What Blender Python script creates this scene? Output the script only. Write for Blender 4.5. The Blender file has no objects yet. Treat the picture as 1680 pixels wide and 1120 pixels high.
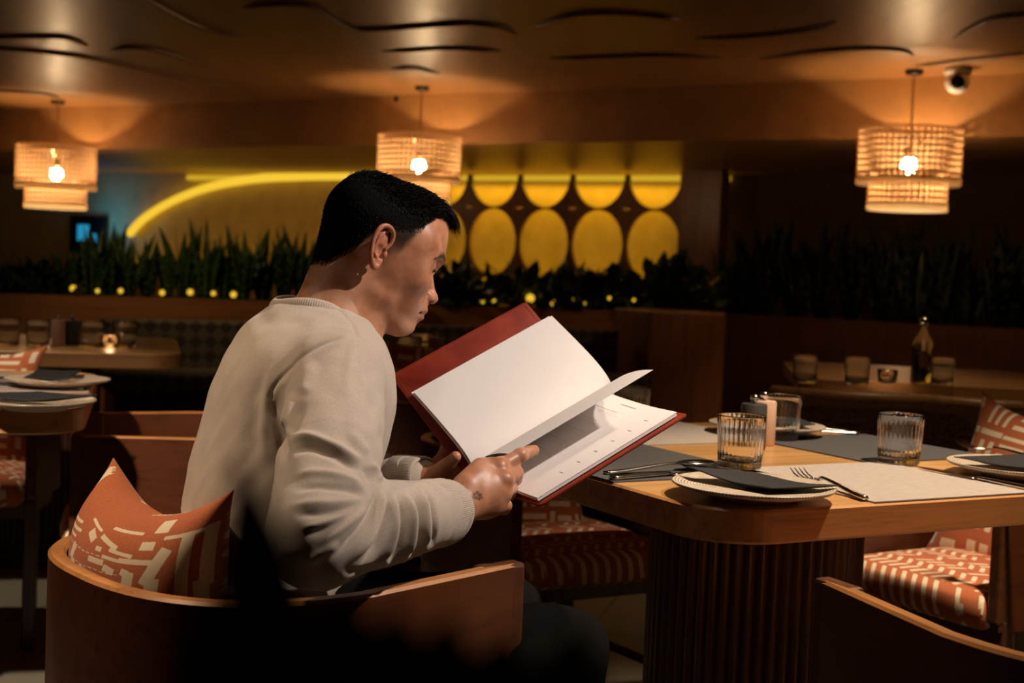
import bpy, bmesh, math, random
import numpy as np
from mathutils import Vector, Matrix
C = bpy.context.scene.collection
SC = bpy.context.scene
R = math.radians
PI = math.pi
random.seed(7)
RNG = np.random.default_rng(7)

# ------------------------------------------------------------------ helpers
def tag(o, label=None, cat=None, group=None, kind=None):
    if label: o['label'] = label
    if cat: o['category'] = cat
    if group: o['group'] = group
    if kind: o['kind'] = kind
    return o

def thing(name, label, cat, loc=(0, 0, 0), rz=0.0, group=None, scale=1.0):
    o = bpy.data.objects.new(name, None)
    C.objects.link(o)
    o.location = loc
    o.rotation_euler = (0, 0, rz)
    o.scale = (scale,) * 3
    o.empty_display_size = .05
    return tag(o, label, cat, group)

def link(name, me, mat=None, parent=None, loc=None, rot=None):
    o = bpy.data.objects.new(name, me)
    C.objects.link(o)
    if mat is not None:
        for m in (mat if isinstance(mat, (list, tuple)) else [mat]):
            me.materials.append(m)
    if parent is not None: o.parent = parent
    if loc is not None: o.location = loc
    if rot is not None: o.rotation_euler = rot
    return o

def mesh_from(name, v, f, smooth=True):
    me = bpy.data.meshes.new(name)
    me.from_pydata([tuple(map(float, p)) for p in v], [], [tuple(int(i) for i in q) for q in f])
    me.update()
    if smooth: me.polygons.foreach_set('use_smooth', [True] * len(me.polygons))
    return me

def mesh_np(name, V, F, smooth=True):
    """V (n,3) array, F (m,4) or (m,3) int array"""
    me = bpy.data.meshes.new(name)
    k = F.shape[1]
    me.vertices.add(len(V)); me.vertices.foreach_set('co', np.ascontiguousarray(V, dtype=np.float32).ravel())
    me.loops.add(F.size); me.loops.foreach_set('vertex_index', np.ascontiguousarray(F, dtype=np.int32).ravel())
    me.polygons.add(len(F)); me.polygons.foreach_set('loop_start', np.arange(0, F.size, k, dtype=np.int32))
    me.polygons.foreach_set('loop_total', np.full(len(F), k, dtype=np.int32))
    me.update(calc_edges=True); me.validate()
    if smooth: me.polygons.foreach_set('use_smooth', np.ones(len(me.polygons), dtype=bool))
    return me

class MB:
    """collects simple shapes into one mesh"""
    def __init__(s): s.v = []; s.f = []
    def add(s, v, f):
        n = len(s.v); s.v += [tuple(p) for p in v]; s.f += [tuple(i + n for i in q) for q in f]
        return s
    def box(s, c, d, M=None, bev=0.0):
        bm = bmesh.new(); bmesh.ops.create_cube(bm, size=1)
        for v in bm.verts: v.co = Vector((v.co.x * d[0], v.co.y * d[1], v.co.z * d[2]))
        if bev: bmesh.ops.bevel(bm, geom=bm.edges[:], offset=bev, segments=2, profile=.5, affect='EDGES')
        for v in bm.verts:
            p = v.co
            if M is not None: p = M @ p
            v.co = p + Vector(c)
        bm.verts.index_update()
        s.add([v.co[:] for v in bm.verts], [[v.index for v in f.verts] for f in bm.faces]); bm.free()
        return s
    def lathe(s, prof, n=32, c=(0, 0, 0), M=None, cap=True):
        v = []; f = []
        for r, z in prof:
            for k in range(n):
                a = 2 * PI * k / n
                p = Vector((r * math.cos(a), r * math.sin(a), z))
                if M is not None: p = M @ p
                v.append(p + Vector(c))
        m = len(prof)
        for i in range(m - 1):
            for k in range(n):
                k2 = (k + 1) % n
                f.append((i * n + k, i * n + k2, (i + 1) * n + k2, (i + 1) * n + k))
        if cap:
            f.append(tuple(range(n - 1, -1, -1))); f.append(tuple((m - 1) * n + k for k in range(n)))
        return s.add(v, f)
    def tube(s, pts, r, n=8, flat=1.0, cap=True, up=Vector((0, 0, 1))):
        pts = [Vector(p) for p in pts]; v = []; f = []
        rs = r if isinstance(r, (list, tuple)) else [r] * len(pts)
        for i, p in enumerate(pts):
            t = (pts[min(i + 1, len(pts) - 1)] - pts[max(i - 1, 0)]).normalized()
            sd = t.cross(up)
            if sd.length < 1e-4: sd = t.cross(Vector((1, 0, 0)))
            sd.normalize(); u = sd.cross(t).normalized()
            for k in range(n):
                a = 2 * PI * k / n
                v.append(p + sd * (rs[i] * math.cos(a)) + u * (rs[i] * flat * math.sin(a)))
        for i in range(len(pts) - 1):
            for k in range(n):
                k2 = (k + 1) % n
                f.append((i * n + k, i * n + k2, (i + 1) * n + k2, (i + 1) * n + k))
        if cap:
            f.append(tuple(range(n - 1, -1, -1))); m = len(pts) - 1
            f.append(tuple(m * n + k for k in range(n)))
        return s.add(v, f)
    def prism(s, poly, z0, z1):
        n = len(poly)
        v = [(x, y, z0) for x, y in poly] + [(x, y, z1) for x, y in poly]
        f = [tuple(range(n - 1, -1, -1)), tuple(range(n, 2 * n))]
        for k in range(n): f.append((k, (k + 1) % n, n + (k + 1) % n, n + k))
        return s.add(v, f)
    def build(s, name, mat, parent=None, smooth=False, loc=None, rot=None, auto=None):
        me = mesh_from(name, s.v, s.f, smooth)
        o = link(name, me, mat, parent, loc, rot)
        if auto is not None:
            for p in me.polygons: p.use_smooth = True
            try: me.set_sharp_from_angle(angle=R(auto))
            except Exception: pass
        return o

def copy_tree(o, parent=None):
    c = o.copy(); C.objects.link(c); c.parent = parent
    for ch in list(o.children): copy_tree(ch, c)
    return c

def place(proto, used, loc, rz, label, group=None, scale=None):
    """first use moves the built thing itself, later uses copy the tree"""
    o = proto if not used else copy_tree(proto)
    o.location = loc; o.rotation_euler = (0, 0, rz)
    if scale: o.scale = (scale,) * 3
    o['label'] = label
    if group: o['group'] = group
    return o

def rrect(x0, x1, y0, y1, r, n=8):
    p = []
    for cx, cy, a0 in ((x1 - r, y1 - r, 0), (x0 + r, y1 - r, 90), (x0 + r, y0 + r, 180), (x1 - r, y0 + r, 270)):
        for k in range(n + 1):
            a = R(a0 + 90 * k / n); p.append((cx + r * math.cos(a), cy + r * math.sin(a)))
    return p

def bspline(pts, n):
    pts = [np.array(p, float) for p in pts]
    P = [2 * pts[0] - pts[1]] + pts + [2 * pts[-1] - pts[-2]]
    out = []
    for i in range(len(pts) - 1):
        p0, p1, p2, p3 = P[i:i + 4]
        for k in range(n):
            t = k / n
            out.append(.5 * ((2 * p1) + (-p0 + p2) * t + (2 * p0 - 5 * p1 + 4 * p2 - p3) * t * t + (-p0 + 3 * p1 - 3 * p2 + p3) * t ** 3))
    out.append(pts[-1])
    return out

# ------------------------------------------------------------------ materials
def nmat(name):
    m = bpy.data.materials.new(name); m.use_nodes = True
    nt = m.node_tree; nt.nodes.clear()
    o = nt.nodes.new('ShaderNodeOutputMaterial'); b = nt.nodes.new('ShaderNodeBsdfPrincipled')
    nt.links.new(b.outputs[0], o.inputs[0])
    return m, nt, b, o

def N(nt, t, **k):
    n = nt.nodes.new(t)
    for a, v in k.items():
        if a.startswith('i_'): n.inputs[int(a[2:]) if a[2:].isdigit() else a[2:]].default_value = v
        else: setattr(n, a, v)
    return n

def ramp(nt, src, stops):
    r = nt.nodes.new('ShaderNodeValToRGB')
    el = r.color_ramp.elements
    while len(el) < len(stops): el.new(.5)
    for e, (p, c) in zip(el, stops): e.position = p; e.color = c if len(c) == 4 else (*c, 1)
    nt.links.new(src, r.inputs[0]); return r.outputs[0]

def bump(nt, b, src, strength=.3, dist=.002):
    bp = N(nt, 'ShaderNodeBump'); bp.inputs['Strength'].default_value = strength; bp.inputs['Distance'].default_value = dist
    nt.links.new(src, bp.inputs['Height']); nt.links.new(bp.outputs[0], b.inputs['Normal'])

def plain(name, col, rough=.5, metal=0, noise=0.08, scale=30, spec=.5, coat=0):
    m, nt, b, o = nmat(name)
    b.inputs['Roughness'].default_value = rough; b.inputs['Metallic'].default_value = metal
    b.inputs['Specular IOR Level'].default_value = spec
    if coat: b.inputs['Coat Weight'].default_value = coat
    t = N(nt, 'ShaderNodeTexCoord'); n = N(nt, 'ShaderNodeTexNoise'); n.inputs['Scale'].default_value = scale
    nt.links.new(t.outputs['Object'], n.inputs['Vector'])
    c0 = tuple(max(0, c * (1 - noise)) for c in col); c1 = tuple(min(1, c * (1 + noise)) for c in col)
    nt.links.new(ramp(nt, n.outputs[0], [(.3, c0), (.7, c1)]), b.inputs['Base Color'])
    return m

def wood(name, col, rough=.35, dark=.62, scale=1.0, axis='X', coat=.15):
    m, nt, b, o = nmat(name)
    t = N(nt, 'ShaderNodeTexCoord'); mp = N(nt, 'ShaderNodeMapping')
    s = {'X': (1.2, 22, 22), 'Y': (22, 1.2, 22), 'Z': (22, 22, 1.2)}[axis]
    mp.inputs['Scale'].default_value = tuple(a * scale for a in s)
    nt.links.new(t.outputs['Object'], mp.inputs['Vector'])
    n = N(nt, 'ShaderNodeTexNoise'); n.inputs['Scale'].default_value = 1.6; n.inputs['Detail'].default_value = 6; n.inputs['Distortion'].default_value = .6
    nt.links.new(mp.outputs[0], n.inputs['Vector'])
    n2 = N(nt, 'ShaderNodeTexNoise'); n2.inputs['Scale'].default_value = 9; n2.inputs['Detail'].default_value = 3
    nt.links.new(mp.outputs[0], n2.inputs['Vector'])
    mx = N(nt, 'ShaderNodeMath', operation='ADD'); m2 = N(nt, 'ShaderNodeMath', operation='MULTIPLY'); m2.inputs[1].default_value = .35
    nt.links.new(n2.outputs[0], m2.inputs[0]); nt.links.new(n.outputs[0], mx.inputs[0]); nt.links.new(m2.outputs[0], mx.inputs[1])
    d = tuple(c * dark for c in col); l = tuple(min(1, c * 1.12) for c in col)
    nt.links.new(ramp(nt, mx.outputs[0], [(.45, d), (.68, col), (.9, l)]), b.inputs['Base Color'])
    b.inputs['Roughness'].default_value = rough; b.inputs['Coat Weight'].default_value = coat; b.inputs['Coat Roughness'].default_value = .25
    bump(nt, b, n2.outputs[0], .08, .001)
    return m

def weave(name, col, rough=.85, s=600, amt=.12, bs=.35):
    m, nt, b, o = nmat(name)
    t = N(nt, 'ShaderNodeTexCoord')
    outs = []
    for sc in ((s, s * .08, s), (s * .08, s, s)):
        mp = N(nt, 'ShaderNodeMapping'); mp.inputs['Scale'].default_value = sc
        nt.links.new(t.outputs['Object'], mp.inputs['Vector'])
        n = N(nt, 'ShaderNodeTexNoise'); n.inputs['Scale'].default_value = 1.0; n.inputs['Detail'].default_value = 2
        nt.links.new(mp.outputs[0], n.inputs['Vector']); outs.append(n.outputs[0])
    a = N(nt, 'ShaderNodeMath', operation='ADD'); nt.links.new(outs[0], a.inputs[0]); nt.links.new(outs[1], a.inputs[1])
    h = N(nt, 'ShaderNodeMath', operation='MULTIPLY'); h.inputs[1].default_value = .5; nt.links.new(a.outputs[0], h.inputs[0])
    nt.links.new(ramp(nt, h.outputs[0], [(.35, tuple(c * (1 - amt * 1.6) for c in col)), (.65, tuple(min(1, c * (1 + amt)) for c in col))]), b.inputs['Base Color'])
    b.inputs['Roughness'].default_value = rough; b.inputs['Specular IOR Level'].default_value = .2
    bump(nt, b, h.outputs[0], bs, .00015)
    return m

def emit(name, col, strength):
    m = bpy.data.materials.new(name); m.use_nodes = True; nt = m.node_tree; nt.nodes.clear()
    o = nt.nodes.new('ShaderNodeOutputMaterial'); e = nt.nodes.new('ShaderNodeEmission')
    e.inputs[0].default_value = (*col, 1); e.inputs[1].default_value = strength
    nt.links.new(e.outputs[0], o.inputs[0]); return m

def glassmat(name, col=(1, 1, 1), ior=1.48):
    m, nt, b, o = nmat(name)
    b.inputs['Base Color'].default_value = (*col, 1); b.inputs['Transmission Weight'].default_value = 1
    b.inputs['Roughness'].default_value = .0; b.inputs['IOR'].default_value = ior
    return m

def attr_pattern(name, c0, c1, attr='pat', rough=.9):
    """fabric with the printed pattern stored per vertex"""
    m, nt, b, o = nmat(name)
    a = N(nt, 'ShaderNodeAttribute', attribute_name=attr)
    t = N(nt, 'ShaderNodeTexCoord'); n = N(nt, 'ShaderNodeTexNoise'); n.inputs['Scale'].default_value = 260; n.inputs['Detail'].default_value = 3
    nt.links.new(t.outputs['Object'], n.inputs['Vector'])
    ma = N(nt, 'ShaderNodeMath', operation='MULTIPLY_ADD'); ma.inputs[1].default_value = .5; ma.inputs[2].default_value = -.25
    nt.links.new(n.outputs[0], ma.inputs[0])
    ad = N(nt, 'ShaderNodeMath', operation='ADD'); nt.links.new(a.outputs['Fac'], ad.inputs[0]); nt.links.new(ma.outputs[0], ad.inputs[1])
    fac = ramp(nt, ad.outputs[0], [(.42, (0, 0, 0)), (.58, (1, 1, 1))])
    n2 = N(nt, 'ShaderNodeTexNoise'); n2.inputs['Scale'].default_value = 500
    nt.links.new(t.outputs['Object'], n2.inputs['Vector'])
    base = ramp(nt, n2.outputs[0], [(.3, tuple(c * .82 for c in c0)), (.7, tuple(min(1, c * 1.15) for c in c0))])
    mx = N(nt, 'ShaderNodeMix', data_type='RGBA'); nt.links.new(fac, mx.inputs[0]); nt.links.new(base, mx.inputs[6]); mx.inputs[7].default_value = (*c1, 1)
    nt.links.new(mx.outputs[2], b.inputs['Base Color'])
    b.inputs['Roughness'].default_value = rough; b.inputs['Specular IOR Level'].default_value = .15
    b.inputs['Sheen Weight'].default_value = .15
    bump(nt, b, n2.outputs[0], .25, .0003)
    return m

M = {}
M['oak'] = wood('oak table', (.50, .27, .10), .32, .68, 1.0, 'X')
M['oak_edge'] = wood('oak table edge', (.52, .245, .085), .4, .6, 1.3, 'X')
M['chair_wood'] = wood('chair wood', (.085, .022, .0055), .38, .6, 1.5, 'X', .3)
M['chair_rim_lit'] = wood('chair wood lit rim', (.46, .19, .055), .4, .7, 1.5, 'X', .2)  # chair wood in a lighter colour, painted light for the rim top
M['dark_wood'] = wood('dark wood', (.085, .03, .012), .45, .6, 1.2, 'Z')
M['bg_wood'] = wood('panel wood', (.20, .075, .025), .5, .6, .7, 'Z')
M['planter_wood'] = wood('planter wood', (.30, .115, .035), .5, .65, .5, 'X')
M['ceil'] = wood('ceiling lacquer', (.37, .18, .062), .40, .85, .12, 'Y', .06)
M['rib'] = plain('ceiling rib', (.21, .105, .042), .5)
M['wall'] = plain('ochre plaster wall', (.62, .46, .22), .9, 0, .1, 6)
M['wall_dark'] = plain('brown plaster wall', (.12, .065, .03), .9, 0, .1, 6)
M['wall_unlit'] = plain('unlit wall', (.07, .035, .014), .9, 0, .1, 6)  # wall colour darkened, the lack of light is put into it
M['cream_panel'] = plain('cream wall behind screen', (.7, .56, .26), .9, 0, .05, 5)
M['oval_wood'] = wood('screen wood', (.17, .07, .022), .5, .6, .6, 'Z')
M['rattan'] = None
M['brass'] = plain('brass', (.35, .22, .09), .35, 1)
M['black_metal'] = plain('black metal', (.02, .018, .016), .4, .6)
M['steel'] = plain('polished steel', (.62, .58, .54), .16, 1, .05, 80)
M['white_plastic'] = plain('white plastic', (.75, .72, .68), .35)
M['black_gloss'] = plain('black lens', (.004, .004, .004), .5, spec=.1)
M['mat_grey'] = weave('grey linen', (.40, .345, .315))
M['mat_dark'] = weave('dark linen', (.075, .072, .075))
M['napkin'] = weave('charcoal napkin', (.028, .027, .029), .9, 900, .1, .2)
M['fabric_dark'] = weave('dark fabric', (.06, .05, .04), .95, 300)
M['cushion'] = attr_pattern('terracotta print', (.50, .145, .06), (.82, .68, .48))
M['leather'] = plain('brown leather', (.09, .028, .009), .45, 0, .25, 60)
M['red_leather'] = None
M['leaf'] = plain('leaf green', (.035, .075, .015), .35, 0, .35, 9)
M['leaf2'] = plain('dark leaf green', (.02, .045, .012), .4, 0, .3, 9)
M['soil'] = plain('soil', (.03, .02, .012), .95)
M['terra'] = plain('pot clay', (.10, .045, .025), .8)
M['glass'] = glassmat('clear glass')
M['dark_ceramic'] = plain('charcoal ceramic', (.05, .05, .052), .45)
M['pink_ceramic'] = plain('blush ceramic', (.62, .40, .30), .5)

def tile_floor():
    m, nt, b, o = nmat('beige stone floor')
    t = N(nt, 'ShaderNodeTexCoord'); mp = N(nt, 'ShaderNodeMapping'); mp.inputs['Rotation'].default_value = (0, 0, R(15))
    nt.links.new(t.outputs['Object'], mp.inputs['Vector'])
    br = N(nt, 'ShaderNodeTexBrick'); br.offset = 0; br.inputs['Scale'].default_value = 1.0
    br.inputs['Brick Width'].default_value = .8; br.inputs['Row Height'].default_value = .8; br.inputs['Mortar Size'].default_value = .006
    br.inputs['Color1'].default_value = (.30, .265, .20, 1); br.inputs['Color2'].default_value = (.26, .23, .175, 1); br.inputs['Mortar'].default_value = (.14, .12, .09, 1)
    nt.links.new(mp.outputs[0], br.inputs['Vector'])
    n = N(nt, 'ShaderNodeTexNoise'); n.inputs['Scale'].default_value = 5; n.inputs['Detail'].default_value = 5
    nt.links.new(t.outputs['Object'], n.inputs['Vector'])
    mx = N(nt, 'ShaderNodeMix', data_type='RGBA', blend_type='MULTIPLY'); mx.inputs[0].default_value = .5
    nt.links.new(br.outputs[0], mx.inputs[6]); nt.links.new(ramp(nt, n.outputs[0], [(.3, (.7, .7, .7)), (.7, (1, 1, 1))]), mx.inputs[7])
    nt.links.new(mx.outputs[2], b.inputs['Base Color']); b.inputs['Roughness'].default_value = .45
    return m
M['floor'] = tile_floor()

def rattan_mat(name, c0, c1, fac):
    m, nt, b, o = nmat(name)
    b.inputs['Base Color'].default_value = (*c0, 1); b.inputs['Roughness'].default_value = .7
    tr = N(nt, 'ShaderNodeBsdfTranslucent'); tr.inputs[0].default_value = (*c1, 1)
    mx = N(nt, 'ShaderNodeMixShader'); mx.inputs[0].default_value = fac
    nt.links.new(b.outputs[0], mx.inputs[1]); nt.links.new(tr.outputs[0], mx.inputs[2]); nt.links.new(mx.outputs[0], o.inputs[0])
    return m
M['rattan'] = rattan_mat('woven rattan', (.52, .33, .17), (.72, .50, .28), .40)
M['liner'] = rattan_mat('cream lamp liner', (.85, .75, .58), (.95, .86, .66), .75)

def red_leather():
    m, nt, b, o = nmat('red leather')
    t = N(nt, 'ShaderNodeTexCoord'); n = N(nt, 'ShaderNodeTexNoise'); n.inputs['Scale'].default_value = 22; n.inputs['Detail'].default_value = 8
    nt.links.new(t.outputs['Object'], n.inputs['Vector'])
    nt.links.new(ramp(nt, n.outputs[0], [(.3, (.16, .013, .005)), (.55, (.215, .021, .0075)), (.75, (.28, .034, .012))]), b.inputs['Base Color'])
    v = N(nt, 'ShaderNodeTexVoronoi'); v.inputs['Scale'].default_value = 420; nt.links.new(t.outputs['Object'], v.inputs['Vector'])
    b.inputs['Roughness'].default_value = .5; b.inputs['Specular IOR Level'].default_value = .35
    bump(nt, b, v.outputs[0], .12, .0006)
    return m
M['red_leather'] = red_leather()

def plate_mat():
    m, nt, b, o = nmat('speckled plate glaze')
    t = N(nt, 'ShaderNodeTexCoord'); sp = N(nt, 'ShaderNodeSeparateXYZ'); nt.links.new(t.outputs['Object'], sp.inputs[0])
    def mth(op, a, bb=None):
        n = N(nt, 'ShaderNodeMath', operation=op)
        for i, q in enumerate((a, bb)):
            if q is None: continue
            if isinstance(q, (int, float)): n.inputs[i].default_value = q
            else: nt.links.new(q, n.inputs[i])
        return n.outputs[0]
    x, y = sp.outputs[0], sp.outputs[1]
    r = mth('SQRT', mth('ADD', mth('MULTIPLY', x, x), mth('MULTIPLY', y, y)))
    ang = mth('ARCTAN2', y, x)
    ring = mth('SINE', mth('MULTIPLY', r, 2 * PI / .0046))
    dots = mth('SINE', mth('MULTIPLY', ang, 150.0))
    n = N(nt, 'ShaderNodeTexNoise'); n.inputs['Scale'].default_value = 60; nt.links.new(t.outputs['Object'], n.inputs['Vector'])
    h = mth('ADD', mth('ADD', ring, mth('MULTIPLY', dots, .55)), mth('MULTIPLY', mth('SUBTRACT', n.outputs[0], .5), 1.6))
    up = mth('MULTIPLY', mth('GREATER_THAN', sp.outputs[2], .0155), h)
    col = ramp(nt, mth('MULTIPLY_ADD', up, .5), [(.0, (.66, .56, .44)), (.55, (.63, .53, .41)), (.86, (.20, .15, .11))])
    nt.links.new(col, b.inputs['Base Color']); b.inputs['Roughness'].default_value = .32
    return m
M['plate'] = plate_mat()
# ------------------------------------------------------------------ camera
FPX, PITCH, ROLL, HC = 2250.0, R(3.0), R(2.32), 1.075
def cam_axes():
    f = Vector((0, math.cos(PITCH), -math.sin(PITCH))); u = Vector((0, math.sin(PITCH), math.cos(PITCH))); r = Vector((1, 0, 0))
    c, s = math.cos(ROLL), math.sin(ROLL)
    return c * r + s * u, -s * r + c * u, f
CR, CU, CF = cam_axes()
def ray(px, py): return CF + CR * ((px - 840) / FPX) - CU * ((py - 560) / FPX)
def AT(px, py, D):
    d = ray(px, py); return Vector((0, 0, HC)) + d * (D / d.y)
def ATZ(px, py, z):
    d = ray(px, py); return Vector((0, 0, HC)) + d * ((z - HC) / d.z)
cam = bpy.data.objects.new('camera', bpy.data.cameras.new('camera')); C.objects.link(cam)
cam.matrix_world = Matrix(((CR.x, CU.x, -CF.x, 0), (CR.y, CU.y, -CF.y, 0), (CR.z, CU.z, -CF.z, HC), (0, 0, 0, 1)))
cam.data.sensor_width = 36; cam.data.lens = FPX * 36 / 1680; cam.data.clip_start = .05
cam.data.dof.use_dof = True; cam.data.dof.focus_distance = 1.92; cam.data.dof.aperture_fstop = 5.6; cam.data.dof.aperture_blades = 9
SC.camera = cam

# ------------------------------------------------------------------ the room
ZC, ZS = 2.455, 2.06                                  # main ceiling, low soffit over the back niche
K1, K2, SL = 10.73, 14.2, .584                        # bulkhead line y + SL x = K1, back wall y + SL x = K2
E_ = Vector((1, -SL, 0)).normalized(); NRM = Vector((-SL, -1, 0)).normalized()
def wl(x, k): return (x, k - SL * x)
XL, XR, YF = -7.0, 7.0, -3.2
def quad_mesh(name, quads, mat, kind='structure'):
    m = MB()
    for q in quads: m.add(q, [tuple(range(len(q)))])
    return tag(m.build(name, mat), kind=kind)
quad_mesh('floor', [[(XL, YF, 0), (XR, YF, 0), (*wl(XR, K2), 0), (*wl(XL, K2), 0)]], M['floor'])
quad_mesh('ceiling', [[(XL, YF, ZC), (*wl(XL, K1), ZC), (*wl(XR, K1), ZC), (XR, YF, ZC)],
                      [(*wl(XL, K1), ZC), (*wl(XL, K1), ZS), (*wl(XR, K1), ZS), (*wl(XR, K1), ZC)],
                      [(*wl(XL, K1), ZS), (*wl(XL, K2), ZS), (*wl(XR, K2), ZS), (*wl(XR, K1), ZS)]], M['ceil'])
XS = 1.92
quad_mesh('wall_back', [[(*wl(XL, K2), 0), (*wl(XS, K2), 0), (*wl(XS, K2), ZS + .02), (*wl(XL, K2), ZS + .02)]], M['wall'])
quad_mesh('wall_back_right', [[(*wl(XS, K2), 0), (*wl(XR, K2), 0), (*wl(XR, K2), ZS + .02), (*wl(XS, K2), ZS + .02)]], M['wall_unlit'])  # same wall continued, its shade painted by the darker colour
quad_mesh('wall_left', [[(XL, YF, 0), (*wl(XL, K2), 0), (*wl(XL, K2), ZC), (XL, YF, ZC)]], M['wall_dark'])
quad_mesh('wall_right', [[(XR, YF, 0), (XR, YF, ZC), (*wl(XR, K2), ZC), (*wl(XR, K2), 0)]], M['wall_dark'])
quad_mesh('wall_front', [[(XL, YF, 0), (XL, YF, ZC), (XR, YF, ZC), (XR, YF, 0)]], M['wall_dark'])

# wavy ribs on the ceiling
RIBS = [[(-60, 58), (60, 58), (110, 60), (145, 74)], [(-60, 72), (60, 82), (130, 90), (200, 104), (270, 120), (340, 133), (380, 138)],
        [(180, 82), (215, 75), (270, 84), (340, 108)], [(-60, 143), (60, 150), (100, 160)],
        [(400, 12), (440, 5), (510, 7), (560, 35), (600, 46), (700, 40), (760, 36), (820, 42), (848, 56)],
        [(626, 83), (700, 78), (760, 77), (822, 83)], [(640, 112), (680, 108), (722, 121)],
        [(880, 42), (940, 22), (1010, 18), (1080, 24), (1115, 32)], [(1140, 62), (1250, 55), (1330, 45), (1372, 34)],
        [(1245, 96), (1330, 82), (1420, 76), (1480, 80), (1500, 90)], [(1562, 64), (1600, 40), (1640, 25), (1720, 18)],
        [(1502, 107), (1560, 99), (1720, 80)], [(900, 95), (1000, 90), (1100, 88), (1185, 94)], [(230, -10), (280, 18), (330, 42), (400, 60)]]
for i, rb in enumerate(RIBS):
    P3 = [ATZ(x, y, ZC) for x, y in rb]
    pts = bspline([p[:] for p in P3], 8)
    d = min(4.0, max(1.0, (P3[0].y + P3[-1].y) / 2 / 4))
    m = MB(); n = len(pts)
    m.tube(pts, [.013 * d ** .3 * (.25 + .75 * min(1, min(k, n - 1 - k) / 4)) for k in range(n)], 8, 1.4)
    tag(m.build('trim_%d' % (i + 1), M['rib'], smooth=True), kind='structure')

# ------------------------------------------------------------------ back wall: cove line, arch, oval screen
YEL = (1.0, .58, .02)
def on_wall(px, k):
    """(x, y) where the vertical plane y + SL x = k is met by the view of column px"""
    t = (px - 840) / FPX; y = k / (1 + SL * t); return Vector((t * y, y, 0))
M['cove'] = emit('yellow cove glow', (1.0, .60, .03), .62)
a, b = on_wall(300, K2 - .05), on_wall(1185, K2 - .05)
m = MB(); mid = (a + b) / 2; ang = math.atan2(E_.y, E_.x)
m.box((mid.x, mid.y, ZS - .045), ((b - a).length, .05, .055), Matrix.Rotation(ang, 4, 'Z'))
tag(m.build('cove_light', M['cove']), 'long straight yellow light line along the top of the back wall', 'light')
M['arch'] = emit('yellow arch glow', (1.0, .62, .04), .95)
ap = [(212, 384), (232, 362), (262, 341), (300, 322), (350, 305), (420, 293), (500, 289), (580, 288), (660, 291), (725, 300)]
pts = []
for px, py in ap:
    q = on_wall(px, K2 - .07); pts.append(AT(px, py, q.y))
m = MB(); pts = bspline([p[:] for p in pts], 6)
m.tube(pts, .05, 8, 1.0)
tag(m.build('arch_light', M['arch'], smooth=True), 'curved yellow light strip arching over the back wall left of the middle lamp', 'light')
# blue display at far left
scr = thing('display_screen', 'blue glowing screen on the back wall at far left behind the spiky plants', 'screen', on_wall(140, K2 - .06) + Vector((0, 0, 1.30)), ang)
MB().box((0, 0, 0), (.62, .05, .46)).build('screen_frame', M['black_metal'], scr)
M['blue'] = emit('blue screen', (.03, .42, .75), .6)
MB().box((-.06, -.03, .02), (.20, .012, .20)).box((.12, -.03, -.06), (.10, .012, .14)).build('screen_image', M['blue'], scr)
# oval screen
K3 = K2 - .34
pl, pr = on_wall(683, K3), on_wall(1112, K3)
W_ = (pr - pl).length; z0, z1 = .72, ZS - .03
ncol = 5; pw = W_ / ncol; ph = .69; oz = 1.352
m = MB()
def ring_cell(cx, cz, w, h, rx, rz, y0, y1, zmin, zmax):
    n = 48; out = []; inn = []
    for k in range(n):
        a_ = 2 * PI * (k + .5) / n; c_, s_ = math.cos(a_), math.sin(a_)
        inn.append((cx + rx * c_, cz + rz * s_))
        t = min(w / 2 / max(1e-6, abs(c_)), h / 2 / max(1e-6, abs(s_)))
        out.append((cx + t * c_, cz + t * s_))
    cl = lambda q: (q[0], max(zmin, min(zmax, q[1])))
    inn = [cl(q) for q in inn]; out = [cl(q) for q in out]
    v = [(x, y0, z) for x, z in inn] + [(x, y0, z) for x, z in out] + [(x, y1, z) for x, z in inn] + [(x, y1, z) for x, z in out]
    f = []
    for k in range(n):
        j = (k + 1) % n
        f.append((k, j, n + j, n + k)); f.append((2 * n + k, 3 * n + k, 3 * n + j, 2 * n + j)); f.append((k, 2 * n + k, 2 * n + j, j))
    m.add(v, f)
for c_ in range(ncol):
    for zc in (oz - ph, oz, oz + ph):
        ring_cell((c_ + .5) * pw, zc, pw, ph, pw * .465, .335, -.02, .02, z0, z1)
tag(m.build('oval_screen', M['oval_wood'], loc=pl, rot=(0, 0, ang)), 'brown wooden screen with rows of oval cutouts before a yellow lit wall', 'screen')
pa, pb = on_wall(1112, K3 - .05), on_wall(1178, K3 - .05)
m = MB().box(((pa + pb).x / 2, (pa + pb).y / 2, ZS / 2), ((pb - pa).length, .22, ZS - .01), Matrix.Rotation(ang, 4, 'Z'))
tag(m.build('trim_20', M['bg_wood']), kind='structure')

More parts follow.
